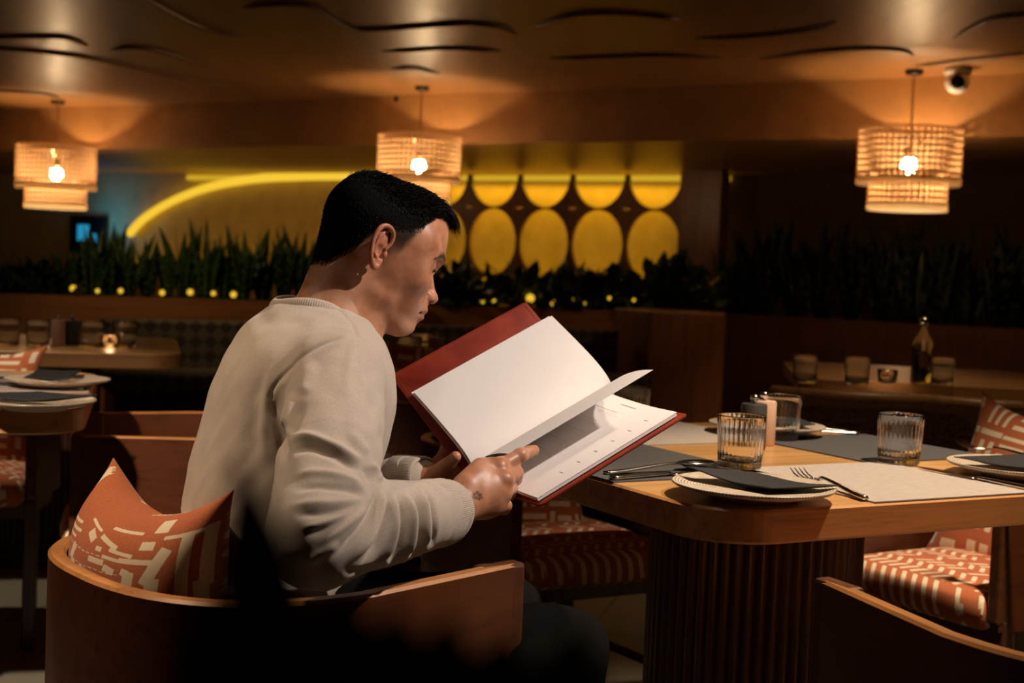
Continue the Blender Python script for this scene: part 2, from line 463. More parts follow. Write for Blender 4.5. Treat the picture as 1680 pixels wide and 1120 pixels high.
# ------------------------------------------------------------------ pendant lamps
M['bulb'] = emit('warm bulb', (1.0, .68, .36), 340)
def lattice(r, z0, z1, nv, nh, th, band=None):
    """woven drum: crossing strands, one mesh"""
    v = []; f = []
    m = MB()
    for k in range(nv):
        a_ = 2 * PI * k / nv; c_, s_ = math.cos(a_), math.sin(a_)
        for sgn in (1, ):
            tx, ty = -s_ * th, c_ * th
            m.add([(r * c_ - tx, r * s_ - ty, z0), (r * c_ + tx, r * s_ + ty, z0), (r * c_ + tx, r * s_ + ty, z1), (r * c_ - tx, r * s_ - ty, z1)], [(0, 1, 2, 3)])
            r2 = r - .004
            m.add([(r2 * c_ - tx, r2 * s_ - ty, z0), (r2 * c_ + tx, r2 * s_ + ty, z0), (r2 * c_ + tx, r2 * s_ + ty, z1), (r2 * c_ - tx, r2 * s_ - ty, z1)], [(3, 2, 1, 0)])
    for i in range(nh + 1):
        z = z0 + (z1 - z0) * i / nh; t2 = th * 1.1
        m.lathe([(r + .003, z - t2), (r + .003, z + t2), (r - .006, z + t2), (r - .006, z - t2), (r + .003, z - t2)], 72, cap=False)
    return m
def make_lamp():
    t = thing('pendant_lamp', 'lamp', 'lamp', (0, 0, 0), 0, 'woven pendant lamps')
    MB().lathe([(.0, 0), (.055, 0), (.058, -.012), (.05, -.03), (.012, -.035), (0, -.035)], 24, cap=False).build('canopy', M['black_metal'], t, smooth=True)
    MB().tube([(0, 0, -.03), (0, 0, -.52)], .006, 8).build('cord', M['brass'], t)
    MB().lathe([(0, -.50), (.022, -.50), (.026, -.53), (.026, -.56), (0, -.56)], 16, cap=False).build('socket', M['brass'], t, smooth=True)
    MB().lathe([(0, -.55), (.02, -.555), (.043, -.58), (.05, -.61), (.043, -.64), (.025, -.658), (0, -.662)], 24, cap=False).build('bulb', M['bulb'], t, smooth=True)
    up = lattice(.325, -.70, -.385, 52, 8, .0072).build('upper_shade', M['rattan'], t)
    MB().lathe([(.329, -.735), (.329, -.69), (.318, -.69), (.318, -.735), (.329, -.735)], 72, cap=False).build('rim_band', M['liner'], up, smooth=False)
    lo = lattice(.25, -.86, -.66, 40, 5, .0072).build('lower_shade', M['rattan'], t)
    MB().lathe([(.254, -.90), (.254, -.85), (.243, -.85), (.243, -.90), (.254, -.90)], 72, cap=False).build('rim_band', M['liner'], lo, smooth=False)
    m = MB()
    for k in range(3):
        a_ = 2 * PI * k / 3 + .4; m.tube([(0, 0, -.50), (.322 * math.cos(a_), .322 * math.sin(a_), -.40)], .004, 6)
    m.build('shade_spokes', M['brass'], t)
    return t
lamp = make_lamp()
for i, (px, py, lab) in enumerate([(692, 142, 'woven two tier pendant lamp behind the seated man, its lower shade hidden by his hair'),
                                   (95, 165, 'woven two tier pendant lamp at far left beside the blue glow'),
                                   (1500, 115, 'woven two tier pendant lamp hanging beside the white dome camera')]):
    place(lamp, i, ATZ(px, py, ZC), .3 * i, lab, scale=1.1 if i == 1 else 1.0)
# dome camera and small fittings
dc = thing('dome_camera', 'white ball security camera on the ceiling beside the right pendant lamp', 'camera', ATZ(1572, 112, ZC))
MB().lathe([(0, 0), (.085, 0), (.088, -.02), (.075, -.045), (0, -.045)], 28, cap=False).build('mount', M['white_plastic'], dc, smooth=True)
Mr = Matrix.Rotation(R(18), 4, 'Y') @ Matrix.Rotation(R(35), 4, 'X')
MB().lathe([(.05 * math.sin(a_ * PI / 12) * 1.55, -.085 + .0775 * math.cos(a_ * PI / 12)) for a_ in range(0, 13)], 28, cap=False).build('ball_housing', M['white_plastic'], dc, smooth=True)
d_ = (Vector((0, 0, HC)) - ATZ(1572, 112, ZC)).normalized(); q_ = d_.to_track_quat('Z', 'Y').to_matrix().to_4x4()
MB().lathe([(0, .085), (.030, .084), (.044, .074), (.044, .05), (.0, .05)], 24, c=(0, 0, -.085), M=q_, cap=False).build('lens', M['black_gloss'], dc, smooth=True)
for i, (px, py, lab) in enumerate([(652, 158, 'small dark ceiling fitting left of the middle lamp'), (34, 183, 'small dark ceiling fitting left of the far left lamp')]):
    MBs = MB().lathe([(0, 0), (.03, 0), (.03, -.03), (.018, -.05), (.018, -.085), (0, -.085)], 16, cap=False)
    tag(MBs.build('sprinkler', M['black_metal'], loc=ATZ(px, py, ZC), smooth=True), lab, 'sprinkler', 'ceiling fittings')
# ------------------------------------------------------------------ tables
TA = R(29); TU = Vector((math.cos(TA), math.sin(TA), 0)); TV = Vector((-math.sin(TA), math.cos(TA), 0)); TO = Vector((.296, 1.881, 0))
def TP(a, b, z=.75): return TO + TU * a + TV * b + Vector((0, 0, z))
TW, TD = .93, .97
def make_table():
    t = thing('dining_table', 'table', 'table', (0, 0, 0), 0, 'square oak tables')
    poly = rrect(-TW / 2, TW / 2, -TD / 2, TD / 2, .11, 12)
    n = len(poly); v = []; f = []; ins = .004
    def off(p, d):
        x, y = p; cx = max(-TW / 2 + .11, min(TW / 2 - .11, x)); cy = max(-TD / 2 + .11, min(TD / 2 - .11, y))
        L = math.hypot(x - cx, y - cy); return (x - (x - cx) / L * d, y - (y - cy) / L * d)
    for z, d in ((.70, ins), (.704, 0), (.7465, 0), (.75, ins)):
        v += [(*off(p, d), z) for p in poly]
    f.append(tuple(range(n - 1, -1, -1)))
    for i in range(3):
        for k in range(n): f.append((i * n + k, i * n + (k + 1) % n, (i + 1) * n + (k + 1) % n, (i + 1) * n + k))
    f.append(tuple(range(3 * n, 4 * n)))
    me = mesh_from('table_top', v, f, False)
    o = link('table_top', me, [M['oak'], M['oak_edge']], t)
    for p in me.polygons:
        if abs(p.normal.z) < .9: p.material_index = 1
        elif p.normal.z < 0: p.material_index = 1
    v = []; f = []; n = 56 * 6
    for z in (.02, .70):
        for k in range(n):
            a_ = 2 * PI * k / n; r = .188 + .009 * abs(math.sin(a_ * 28))
            v.append((r * math.cos(a_), r * math.sin(a_), z))
    for k in range(n): f.append((k, (k + 1) % n, n + (k + 1) % n, n + k))
    link('pedestal', mesh_from('pedestal', v, f, False), M['dark_wood'], t)
    MB().lathe([(0, 0), (.24, 0), (.25, .01), (.24, .025), (0, .025)], 48, cap=False).build('base', M['dark_wood'], t)
    return t
table = make_table()
place(table, 0, TP(TW / 2, TD / 2, 0), TA, 'square oak table with rounded corners beside the man, laid with grey and charcoal mats')

def slab_mat(name, a0, a1, b0, b1, mat, label, grp, z=.7505, th=.002, org=None, ang_=None):
    P = TP if org is None else org
    c = P((a0 + a1) / 2, (b0 + b1) / 2, z)
    m = MB().box((0, 0, th / 2), (a1 - a0, b1 - b0, th))
    return tag(m.build(name, mat, loc=c, rot=(0, 0, TA if ang_ is None else ang_)), label, 'placemat', grp)
GM = 'placemats on the table'
slab_mat('placemat', .003, .318, .272, .665, M['mat_dark'], 'charcoal placemat under the open menu', GM)
slab_mat('placemat', .29, .635, .003, .345, M['mat_grey'], 'light grey placemat between the two nearest place settings', GM)
slab_mat('placemat', .602, .927, .345, .70, M['mat_dark'], 'charcoal placemat behind the right tumbler, across the table', GM)
slab_mat('placemat', .29, .635, .645, .967, M['mat_grey'], 'light grey placemat on the far side of the table', GM)

# plates ------------------------------------------------------------
def make_plate(r=.1215):
    prof = [(0, .004), (.052, .004), (.056, 0), (.062, 0), (.066, .004), (r * .80, .011), (r * .97, .0165), (r, .019), (r * .995, .0215), (r * .97, .0215), (r * .80, .0165), (r * .62, .0158), (0, .0156)]
    o = MB().lathe(prof, 72, cap=False).build('dinner_plate', M['plate'], smooth=True)
    return tag(o, 'plate', 'plate', 'speckled plates')
GN = 'charcoal napkins on the plates'
def napkin(name, corners, loc, rz, label, droop=.012, th=.004, bul=.012):
    """folded napkin: a soft doubled sheet spanning four corners (local xyz)"""
    n = 22; V = []; F = []
    c = [np.array(q, float) for q in corners]
    for s in (1, -1):
        for i in range(n + 1):
            for j in range(n + 1):
                u, w = i / n, j / n
                p = (1 - u) * (1 - w) * c[0] + u * (1 - w) * c[1] + u * w * c[2] + (1 - u) * w * c[3]
                p = p + np.array([0, 0, bul * math.sin(PI * u) * math.sin(PI * w) * -.6 + droop * (math.sin(PI * u * .9) ** 2) * -.5])
                e = min(1, 8 * min(u, 1 - u, w, 1 - w) + .25)
                V.append(p + np.array([0, 0, s * th / 2 * e]))
    m = n + 1
    for L in (0, 1):
        for i in range(n):
            for j in range(n):
                q = [L * m * m + i * m + j, L * m * m + (i + 1) * m + j, L * m * m + (i + 1) * m + j + 1, L * m * m + i * m + j + 1]
                F.append(q if L == 0 else q[::-1])
    edge = [(i, 0) for i in range(m)] + [(n, j) for j in range(1, m)] + [(i, n) for i in range(n - 1, -1, -1)] + [(0, j) for j in range(n - 1, 0, -1)]
    for k in range(len(edge)):
        a_, b_ = edge[k], edge[(k + 1) % len(edge)]
        F.append([a_[0] * m + a_[1], m * m + a_[0] * m + a_[1], m * m + b_[0] * m + b_[1], b_[0] * m + b_[1]])
    o = link(name, mesh_from(name, V, F), M['napkin'], loc=loc, rot=(0, 0, rz))
    return tag(o, label, 'napkin', GN)

plate = make_plate()
PZ = .7505
p1 = ATZ(1236, 797, .768); p1.z = PZ
place(plate, 0, p1, .4, 'speckled round plate under a folded napkin on the near table corner')
napkin('napkin', [(-.098, .050, .036), (.012, -.070, .026), (.124, -.022, .027), (.012, .085, .026)], p1, 0, 'folded charcoal napkin on the plate at the near table corner', .010, .005)
p2_ = ATZ(1672, 766, .768); p2_.z = .7525
place(plate, 1, p2_, 1.3, 'speckled round plate under a napkin at the right frame edge')
napkin('napkin', [(-.118, -.012, .030), (.0, -.105, .027), (.14, -.02, .030), (.045, .045, .034)], p2_, 0, 'folded charcoal napkin on the plate at the right frame edge', .006, .006)
p3_ = ATZ(1258, 699, .768); p3_.z = .7525
place(plate, 1, p3_, 2.0, 'speckled round plate behind the pepper mills')
napkin('napkin', [(-.09, -.05, .027), (.08, -.06, .027), (.09, .03, .030), (-.08, .05, .03)], p3_, .3, 'folded charcoal napkin on the plate behind the pepper mills', .006, .006)

# cutlery -------------------------------------------------------------
def strip_along(pts, wid, th, name='x'):
    """flat bar following pts with half widths wid"""
    return pts
def make_handle(m, x0, x1, w0, w1, th=.0035, rise=.004):
    n = 14; v = []; f = []
    for i in range(n + 1):
        u = i / n; x = x0 + (x1 - x0) * u; w = w0 + (w1 - w0) * u ** 1.3
        if u > .93: w *= .75
        z = .002 + rise * math.sin(PI * (1 - u) * .5) ** 2 * (1 if u < .5 else 1)
        h = th * (.8 + .4 * u)
        for yy, zz in ((-w, 0), (-w * .6, h), (w * .6, h), (w, 0), (w * .6, -h * .5), (-w * .6, -h * .5)): v.append((x, yy, z + max(zz, -z + .0003)))
    for i in range(n):
        for k in range(6): f.append((i * 6 + k, i * 6 + (k + 1) % 6, (i + 1) * 6 + (k + 1) % 6, (i + 1) * 6 + k))
    f.append((5, 4, 3, 2, 1, 0)); f.append(tuple(n * 6 + k for k in range(6)))
    m.add(v, f)
def make_fork():
    t = thing('fork', 'fork', 'fork')
    m = MB(); make_handle(m, 0, .128, .0035, .007, .0028, .008); m.build('handle', M['steel'], t, smooth=True)
    m = MB()
    pl = []
    n = 8; v = []; f = []
    for i in range(n + 1):
        u = i / n; x = -.030 * u; w = .0035 + .0085 * math.sin(min(1, u * 1.2) * PI / 2); z = .010 - .007 * math.sin(u * PI * .6)
        v += [(x, -w, z), (x, w, z), (x, w, z - .0016), (x, -w, z - .0016)]
    for i in range(n):
        for k in range(4): f.append((i * 4 + k, i * 4 + (k + 1) % 4, (i + 1) * 4 + (k + 1) % 4, (i + 1) * 4 + k))
    f.append((3, 2, 1, 0)); m.add(v, f)
    for q in range(4):
        y = -.0102 + .0068 * q
        m.tube([(-.028, y, .0035), (-.045, y * 1.02, .0028), (-.062, y * 1.04, .006), (-.076, y * 1.04, .0125)], [.0017, .0016, .0014, .0007], 6, .7)
    m.build('tines', M['steel'], t, smooth=True)
    t.scale = (1.12,) * 3; return tag(t, group='cutlery')
def make_knife():
    t = thing('table_knife', 'knife', 'knife')
    m = MB(); make_handle(m, 0, .11, .0055, .008, .0036, .001); m.build('handle', M['steel'], t, smooth=True)
    m = MB(); v = []; f = []; n = 14
    for i in range(n + 1):
        u = i / n; x = -.12 * u; w = .0095 * (1 - max(0, u - .72) ** 2 * 10.5)
        v += [(x, -w * .9, .0026), (x, w, .0030), (x, w, .0012), (x, -w * .9, .0020)]
    for i in range(n):
        for k in range(4): f.append((i * 4 + k, i * 4 + (k + 1) % 4, (i + 1) * 4 + (k + 1) % 4, (i + 1) * 4 + k))
    f.append((3, 2, 1, 0)); f.append(tuple(n * 4 + k for k in range(4))); m.add(v, f)
    m.build('blade', M['steel'], t, smooth=True)
    t.scale = (1.12,) * 3; return tag(t, group='cutlery')
def make_spoon():
    t = thing('spoon', 'spoon', 'spoon')
    m = MB(); make_handle(m, 0, .135, .0033, .007, .0026, .009); m.build('handle', M['steel'], t, smooth=True)
    v = []; f = []; nr, na = 6, 24
    for lay, dz in ((0, 0), (1, .0014)):
        for i in range(nr + 1):
            for k in range(na):
                a_ = 2 * PI * k / na; q = i / nr
                x = -.030 + .032 * q * math.cos(a_); y = .0195 * q * math.sin(a_) * (1 + .12 * -math.cos(a_))
                v.append((x, y, .0018 + .0095 * q ** 2.2 + dz))
    o = (nr + 1) * na
    for i in range(nr):
        for k in range(na):
            k2 = (k + 1) % na
            f.append((i * na + k, (i + 1) * na + k, (i + 1) * na + k2, i * na + k2)); f.append((o + i * na + k, o + i * na + k2, o + (i + 1) * na + k2, o + (i + 1) * na + k))
    for k in range(na): f.append((nr * na + k, o + nr * na + k, o + nr * na + (k + 1) % na, nr * na + (k + 1) % na))
    MB().add(v, f).build('bowl', M['steel'], t, smooth=True)
    t.scale = (1.12,) * 3; return tag(t, group='cutlery')
def lay(proto, used, tip, tail, z, label, flip=False):
    """put the handle end at pixel-derived point tail, pointing from tip"""
    d = tail - tip; rz = math.atan2(d.y, d.x)
    return rz
fork, knife, spoon = make_fork(), make_knife(), make_spoon()
used = {'f': 0, 'k': 0, 's': 0}
def cutlery(kind, pt_tail, pt_head, z, label):
    proto = {'f': fork, 'k': knife, 's': spoon}[kind]; L = {'f': .128, 'k': .11, 's': .135}[kind] * 1.12
    d = (pt_tail - pt_head); d.z = 0; d.normalize()
    o = place(proto, used[kind], Vector((pt_tail.x, pt_tail.y, z)) - d * L, math.atan2(d.y, d.x), label); used[kind] += 1
    return o
zt = .7528
cutlery('f', ATZ(1420, 820, zt), ATZ(1275, 770, zt), zt, 'steel fork beside the napkin plate at the near table corner')
cutlery('k', ATZ(1003, 787, zt), ATZ(1150, 776, zt), zt, 'steel knife on the charcoal placemat under the menu, nearer the table edge')
cutlery('s', ATZ(992, 778, zt), ATZ(1150, 770, zt), zt, 'steel spoon on the charcoal placemat under the menu, beside the knife')
cutlery('k', ATZ(1700, 806, zt), ATZ(1512, 769, zt), zt, 'steel knife along the grey placemat by the right plate')
cutlery('s', ATZ(1700, 795, zt + .001), ATZ(1545, 757, zt), zt + .001, 'steel spoon between the right plate and the knife')
cutlery('f', TP(.60, .24, zt) + Vector((.32, .18, 0)), TP(.60, .50, zt) + Vector((.32, .18, 0)), zt, 'steel fork lying beyond the plate at the right frame edge')
cutlery('k', ATZ(1410, 713, zt), ATZ(1300, 708, zt), zt, 'steel knife on the far edge of the table by the pepper mills')
cutlery('s', ATZ(1392, 709, zt), ATZ(1296, 704, zt), zt, 'steel spoon on the far edge of the table by the pepper mills')

# tumblers --------------------------------------------------------------
def make_glass():
    nF = 30; sub = 4; n = nF * sub
    prof = [(.0335, .0), (.0365, .002), (.0372, .008), (.0385, .03), (.0405, .068), (.0418, .088), (.0414, .0902), (.0404, .088), (.0390, .066), (.0368, .03), (.035, .012), (.0, .0085)]
    v = []; f = []
    for i, (r, z) in enumerate(prof[:-1]):
        fl = 0 if (z > .082 or i in (0, )) else (.00050 if i < 5 else .0002)
        for k in range(n):
            a_ = 2 * PI * k / n; rr = r + fl * (abs(math.sin(a_ * nF / 2)) - .6) * (2 if i < 5 else -1.2)
            v.append((rr * math.cos(a_), rr * math.sin(a_), z))
    m_ = len(prof) - 1
    for i in range(m_ - 1):
        for k in range(n): f.append((i * n + k, i * n + (k + 1) % n, (i + 1) * n + (k + 1) % n, (i + 1) * n + k))
    v.append((0, 0, .0085)); c_ = len(v) - 1
    for k in range(n): f.append(((m_ - 1) * n + k, (m_ - 1) * n + (k + 1) % n, c_))
    f.append(tuple(range(n - 1, -1, -1)))
    o = link('tumbler', mesh_from('tumbler', v, f), M['glass'])
    return tag(o, 'glass', 'glass', 'ribbed tumblers')
glass = make_glass()
for i, (px, py, lab) in enumerate([(1213, 766, 'ribbed clear tumbler behind the napkin plate at the near table corner'), (1474, 759, 'ribbed clear tumbler on the far edge of the grey placemat at right'),
                                   (1279, 720, 'ribbed clear tumbler behind the pink mill'), (1033, 704, 'ribbed clear tumbler mostly hidden behind the open menu')]):
    place(glass, i, ATZ(px, py, .7526), .1 * i, lab)

# mills ------------------------------------------------------------------
def make_mill(mat, px, py, label, tw):
    t = thing('pepper_mill', label, 'mill', ATZ(px, py, .7505), tw, 'pepper and salt mills')
    MB().lathe([(0, 0), (.0235, 0), (.025, .002), (.025, .083), (.0235, .087), (0, .088)], 32, cap=False).build('body', mat, t, auto=40)
    MB().lathe([(.0, .087), (.004, .088), (.004, .092), (.0075, .094), (.0095, .099), (.0075, .104), (0, .106)], 20, cap=False).build('knob', M['steel'], t, smooth=True)
    return t
make_mill(M['dark_ceramic'], 1234, 736, 'charcoal mill with a steel ball knob behind the near tumbler', 0)
make_mill(M['pink_ceramic'], 1250, 729, 'pale pink mill with a steel ball knob behind the charcoal mill', 0)

# ------------------------------------------------------------------ chairs
def u_curve(hwb, hwf, xb, xf, n=44, e=2.5, xs=-.03):
    pts = []
    for i in range(9): pts.append((xf + (xs - xf) * i / 8, hwf + (hwb - hwf) * (i / 8)))
    for i in range(1, n):
        a_ = PI * i / n; c_, s_ = math.cos(a_), math.sin(a_)
        x = xs - (xs - xb) * abs(s_) ** (2 / e); y = hwb * (1 if c_ > 0 else -1) * abs(c_) ** (2 / e)
        pts.append((x, y))
    for i in range(8, -1, -1): pts.append((xf + (xs - xf) * i / 8, -(hwf + (hwb - hwf) * (i / 8))))
    return pts
def set_pattern(me, vals):
    at = me.attributes.new('pat', 'FLOAT', 'POINT'); at.data.foreach_set('value', np.asarray(vals, dtype=np.float32))
def dash_pattern(u, v, seed, kind='dash'):
    """cream marks on terracotta, u v in metres"""
    rng = np.random.default_rng(seed); out = np.zeros(len(u))
    cs = .085
    iu = np.floor(u / cs).astype(int); iv = np.floor(v / cs).astype(int)
    for a_ in range(iu.min(), iu.max() + 1):
        for b_ in range(iv.min(), iv.max() + 1):
            sel = (iu == a_) & (iv == b_)
            if not sel.any(): continue
            x = u[sel] / cs - a_; y = v[sel] / cs - b_; k = rng.integers(0, 6); g = np.zeros(len(x))
            j = rng.uniform(-.06, .06)
            def rect(cx, cy, w, h):
                np.maximum(g, np.clip(.5 + np.minimum(w / 2 - np.abs(x - cx - j), h / 2 - np.abs(y - cy)) * cs / .004, 0, 1), out=g)
            if k == 0:
                for c_ in (.2, .5, .8): rect(c_, .5, .13, .84)
            elif k == 1:
                for c_ in (.22, .5, .78): rect(.5, c_, .86, .12)
            elif k == 2: rect(.3, .62, .3, .34); rect(.75, .62, .3, .34); rect(.5, .18, .8, .16)
            elif k == 3: rect(.22, .5, .18, .9); rect(.65, .75, .5, .18); rect(.65, .3, .5, .18)
            elif k == 4: rect(.5, .8, .9, .17); rect(.3, .35, .2, .4); rect(.7, .35, .2, .4)
            else: rect(.5, .5, .55, .25)
            out[sel] = g
    return out
def slant_pattern(u, v, seed):
    rng = np.random.default_rng(seed); out = np.zeros(len(u)); row = np.floor(v / .038).astype(int)
    for r_ in range(row.min(), row.max() + 1):
        s = row == r_; sg = 1 if r_ % 2 else -1
        ph = u[s] / .030 + sg * (v[s] - r_ * .038) / .038 * .9 + rng.uniform(0, 1)
        k = np.floor(ph); fr = ph - k
        yy = (v[s] - r_ * .038) / .038
        keep = np.sin(k * 12.9898 + r_ * 78.233) * 43758.5453 % 1 > .18
        out[s] = np.clip(.5 + np.minimum(.21 - np.abs(fr - .5), .43 - np.abs(yy - .5)) * .032 / .004, 0, 1) * keep
    return out
def pillow_mesh(name, w, h, th, bend=0.0, n=150, seed=1, marks=None, ear=.018, slump=0.0):
    """square cushion standing in local x (across) z (up), y thickness, bent around z"""
    V = []; F = []; pat = []
    g = np.linspace(-1, 1, n + 1); A, B = np.meshgrid(g, g, indexing='ij')
    sq = lambda a_, b_: a_ * (1 - .09 * (1 - np.abs(b_) ** 3) * np.abs(a_) ** 2)
    X = sq(A, B) * w / 2; Z = sq(B, A) * h / 2
    T = th / 2 * ((1 - np.abs(A) ** 3.2) * (1 - np.abs(B) ** 3.2)) ** .55
    # corners pucker outwards slightly
    cr = (np.abs(A) * np.abs(B)) ** 4
    X = X + np.sign(A) * cr * ear * .6; Z = Z + np.sign(B) * cr * ear
    wr = .004 * np.sin(9 * A + 3 * B) * (1 - T / (th / 2 + 1e-9)) * .8
    for s in (1, -1):
        Y = s * T + wr
        Z2 = Z - slump * (1 - np.abs(A) ** 2) * np.clip(B, 0, 1) ** 1.5
        if bend:
            th_ = X * bend; rr = 1 / bend + Y * 1.0
            Xb = rr * np.sin(th_); Yb = rr * np.cos(th_) - 1 / bend
        else: Xb, Yb = X, Y
        V.append(np.stack([Xb, Yb, Z2], -1).reshape(-1, 3))
        u = (A.ravel() + 1) / 2; v = (B.ravel() + 1) / 2
        if marks is not None and s == marks[0]:
            gpt = np.zeros(len(u))
            for (cx, cy, ww, hh, an) in marks[1]:
                c_, s_ = math.cos(R(an)), math.sin(R(an)); dx, dy = u - cx, v - cy
                np.maximum(gpt, np.clip(.5 + np.minimum((ww / 2 - np.abs(dx * c_ + dy * s_)) * w, (hh / 2 - np.abs(-dx * s_ + dy * c_)) * h) / .003, 0, 1), out=gpt)
            pat.append(gpt)
        else: pat.append(dash_pattern(u * w + seed * 1.3, v * h, seed))
    m = n + 1; I = np.arange(m * m).reshape(m, m)
    q = np.stack([I[:-1, :-1], I[1:, :-1], I[1:, 1:], I[:-1, 1:]], -1).reshape(-1, 4)
    F = np.concatenate([q[:, ::-1], q + m * m])
    me = mesh_np(name, np.concatenate(V), F)
    set_pattern(me, np.concatenate(pat))
    bm = bmesh.new(); bm.from_mesh(me); bmesh.ops.remove_doubles(bm, verts=[v for v in bm.verts], dist=.00005); bm.to_mesh(me); bm.free()
    me.polygons.foreach_set('use_smooth', np.ones(len(me.polygons), dtype=bool))
    return me
def seat_mesh(name, hw, x0, x1, z0, z1, n=120, seed=3):
    g = np.linspace(-1, 1, n + 1); A, B = np.meshgrid(g, g, indexing='ij'); V = []; pat = []
    ed = 1 - np.maximum(np.abs(A), np.abs(B)) ** 9
    # rounded plan
    k = .22
    X = A * np.sqrt(1 - k * B * B / 2); Y = B * np.sqrt(1 - k * A * A / 2)
    X = (x0 + x1) / 2 + X * (x1 - x0) / 2; Y = Y * hw
    zm = (z0 + z1) / 2; hh = (z1 - z0) / 2
    for s in (1, -1):
        Z = zm + s * hh * np.clip(ed, 0, 1) ** .4 + (.006 * (1 - A * A) * (1 - B * B) if s > 0 else 0)
        V.append(np.stack([X, Y, Z], -1).reshape(-1, 3))
        pat.append(slant_pattern(Y.ravel() + 5, (X.ravel() + 5) + (0 if s > 0 else .02), seed))
    m = n + 1; I = np.arange(m * m).reshape(m, m)
    q = np.stack([I[:-1, :-1], I[1:, :-1], I[1:, 1:], I[:-1, 1:]], -1).reshape(-1, 4)
    me = mesh_np(name, np.concatenate(V), np.concatenate([q, q[:, ::-1] + m * m])); set_pattern(me, np.concatenate(pat))
    bm = bmesh.new(); bm.from_mesh(me); bmesh.ops.remove_doubles(bm, verts=bm.verts[:], dist=.00005); bm.to_mesh(me); bm.free()
    me.polygons.foreach_set('use_smooth', np.ones(len(me.polygons), dtype=bool))
    return me
CH_B, CH_F, XB, XF = .278, .232, -.29, .245
def make_chair():
    t = thing('armchair', 'chair', 'chair', (0, 0, 0), 0, 'curved wooden armchairs')
    c = u_curve(CH_B, CH_F, XB, XF); n = len(c); th = .024; v = []; f = []
    # outward normals
    nr = []
    for i in range(n):
        a_, b_ = c[max(0, i - 1)], c[min(n - 1, i + 1)]; dx, dy = b_[0] - a_[0], b_[1] - a_[1]; L = math.hypot(dx, dy); nr.append((-dy / L, dx / L))
    z0, z1 = .40, .675; e = .004
    for i in range(n):
        (x, y), (nx, ny) = c[i], nr[i]
        nx, ny = -nx, -ny
        if nx * x + ny * y < 0 and i > 12 and i < n - 12: nx, ny = -nx, -ny
        o = [(0, z0), (0, z1 - e), (-e, z1), (-th + e, z1), (-th, z1 - e), (-th, z0)]
        v += [(x + nx * d, y + ny * d, z) for d, z in o]
    for i in range(n - 1):
        for k in range(6): f.append((i * 6 + k, i * 6 + (k + 1) % 6, (i + 1) * 6 + (k + 1) % 6, (i + 1) * 6 + k))
    f.append((5, 4, 3, 2, 1, 0)); f.append(tuple((n - 1) * 6 + k for k in range(6)))
    m = MB().add(v, f); bm = bmesh.new(); me = mesh_from('backrest', m.v, m.f); bm.from_mesh(me); bmesh.ops.recalc_face_normals(bm, faces=bm.faces[:]); bm.to_mesh(me); bm.free()
    for p in me.polygons: p.use_smooth = True
    me.set_sharp_from_angle(angle=R(30))
    link('backrest', me, [M['chair_wood'], M['chair_rim_lit']], t)
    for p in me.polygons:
        if p.normal.z > .6: p.material_index = 1  # upward faces take the lighter colour as if lit from above
    for s in (1, -1):
        MB().box((XF - .030, s * (CH_F - .012), .5445), (.074, .029, .262), bev=.006).build('arm_pad', M['leather'], t, smooth=False)
        MB().box((XF - .028, s * (CH_F - .012), .21), (.035, .034, .42), bev=.004).build('leg', M['dark_wood'], t)
        MB().box((XB + .075, s * (CH_B - .085), .20), (.035, .035, .40), bev=.004).build('leg', M['dark_wood'], t)
        MB().tube([(XF - .03, s * (CH_F - .012), .17), (XB + .075, s * (CH_B - .085), .17)], .011, 8).build('stretcher', M['dark_wood'], t)
    m = MB(); m.prism([(x * .93, y * .93) for x, y in c], .36, .405); m.build('seat_frame', M['dark_wood'], t)
    link('seat', seat_mesh('seat', .215, -.215, .275, .385, .475), M['cushion'], t)
    return t
chair = make_chair()
CF1 = R(40)
C1 = Vector((-.3115, 1.88, 0))
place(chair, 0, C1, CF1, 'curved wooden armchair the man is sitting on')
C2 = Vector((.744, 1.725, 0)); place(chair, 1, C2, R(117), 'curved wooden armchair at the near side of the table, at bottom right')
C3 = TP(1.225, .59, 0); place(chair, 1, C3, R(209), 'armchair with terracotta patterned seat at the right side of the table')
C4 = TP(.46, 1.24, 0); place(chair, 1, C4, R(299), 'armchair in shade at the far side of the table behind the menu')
def on_chair(c, ang_, x, y, z):
    return Vector((c.x + x * math.cos(ang_) - y * math.sin(ang_), c.y + x * math.sin(ang_) + y * math.cos(ang_), z))
MK = [(.07, .93, .035, .13, 12), (.03, .80, .05, .05, 0), (.16, .745, .24, .018, 8), (.17, .69, .28, .020, 6), (.19, .635, .2, .017, 5), (.42, .84, .11, .016, -12), (.44, .75, .055, .05, -30), (.56, .74, .10, .03, -20), (.64, .66, .10, .022, -8),
      (.52, .66, .03, .03, 0), (.60, .60, .08, .02, -5), (.72, .60, .13, .03, 0), (.52, .55, .08, .035, 0), (.60, .50, .05, .04, -15), (.68, .50, .03, .04, -15), (.15, .53, .06, .07, 0), (.19, .40, .055, .15, 25), (.33, .57, .035, .05, -30), (.32, .50, .035, .05, -20), (.34, .43, .04, .06, -20),
      (.51, .40, .17, .055, -5), (.47, .30, .05, .08, -14), (.54, .30, .05, .08, -14), (.38, .19, .15, .06, -4), (.54, .10, .09, .06, 0), (.50, .02, .09, .05, 0), (.35, .06, .09, .03, -10),
      (.69, .26, .04, .34, -4), (.79, .25, .045, .30, -5), (.80, .56, .04, .22, -25), (.90, .52, .035, .40, 0), (.97, .60, .03, .30, 0), (.96, .22, .035, .28, 2), (.87, .02, .045, .24, 3),
      (.05, .30, .045, .06, 0), (.06, .14, .014, .16, 0), (.11, .14, .014, .16, 0), (.16, .13, .016, .15, 0), (.24, .10, .03, .06, 0), (.75, .74, .05, .05, 0), (.88, .80, .12, .02, 0), (.62, .86, .14, .018, -4), (.78, .90, .05, .07, 0)]
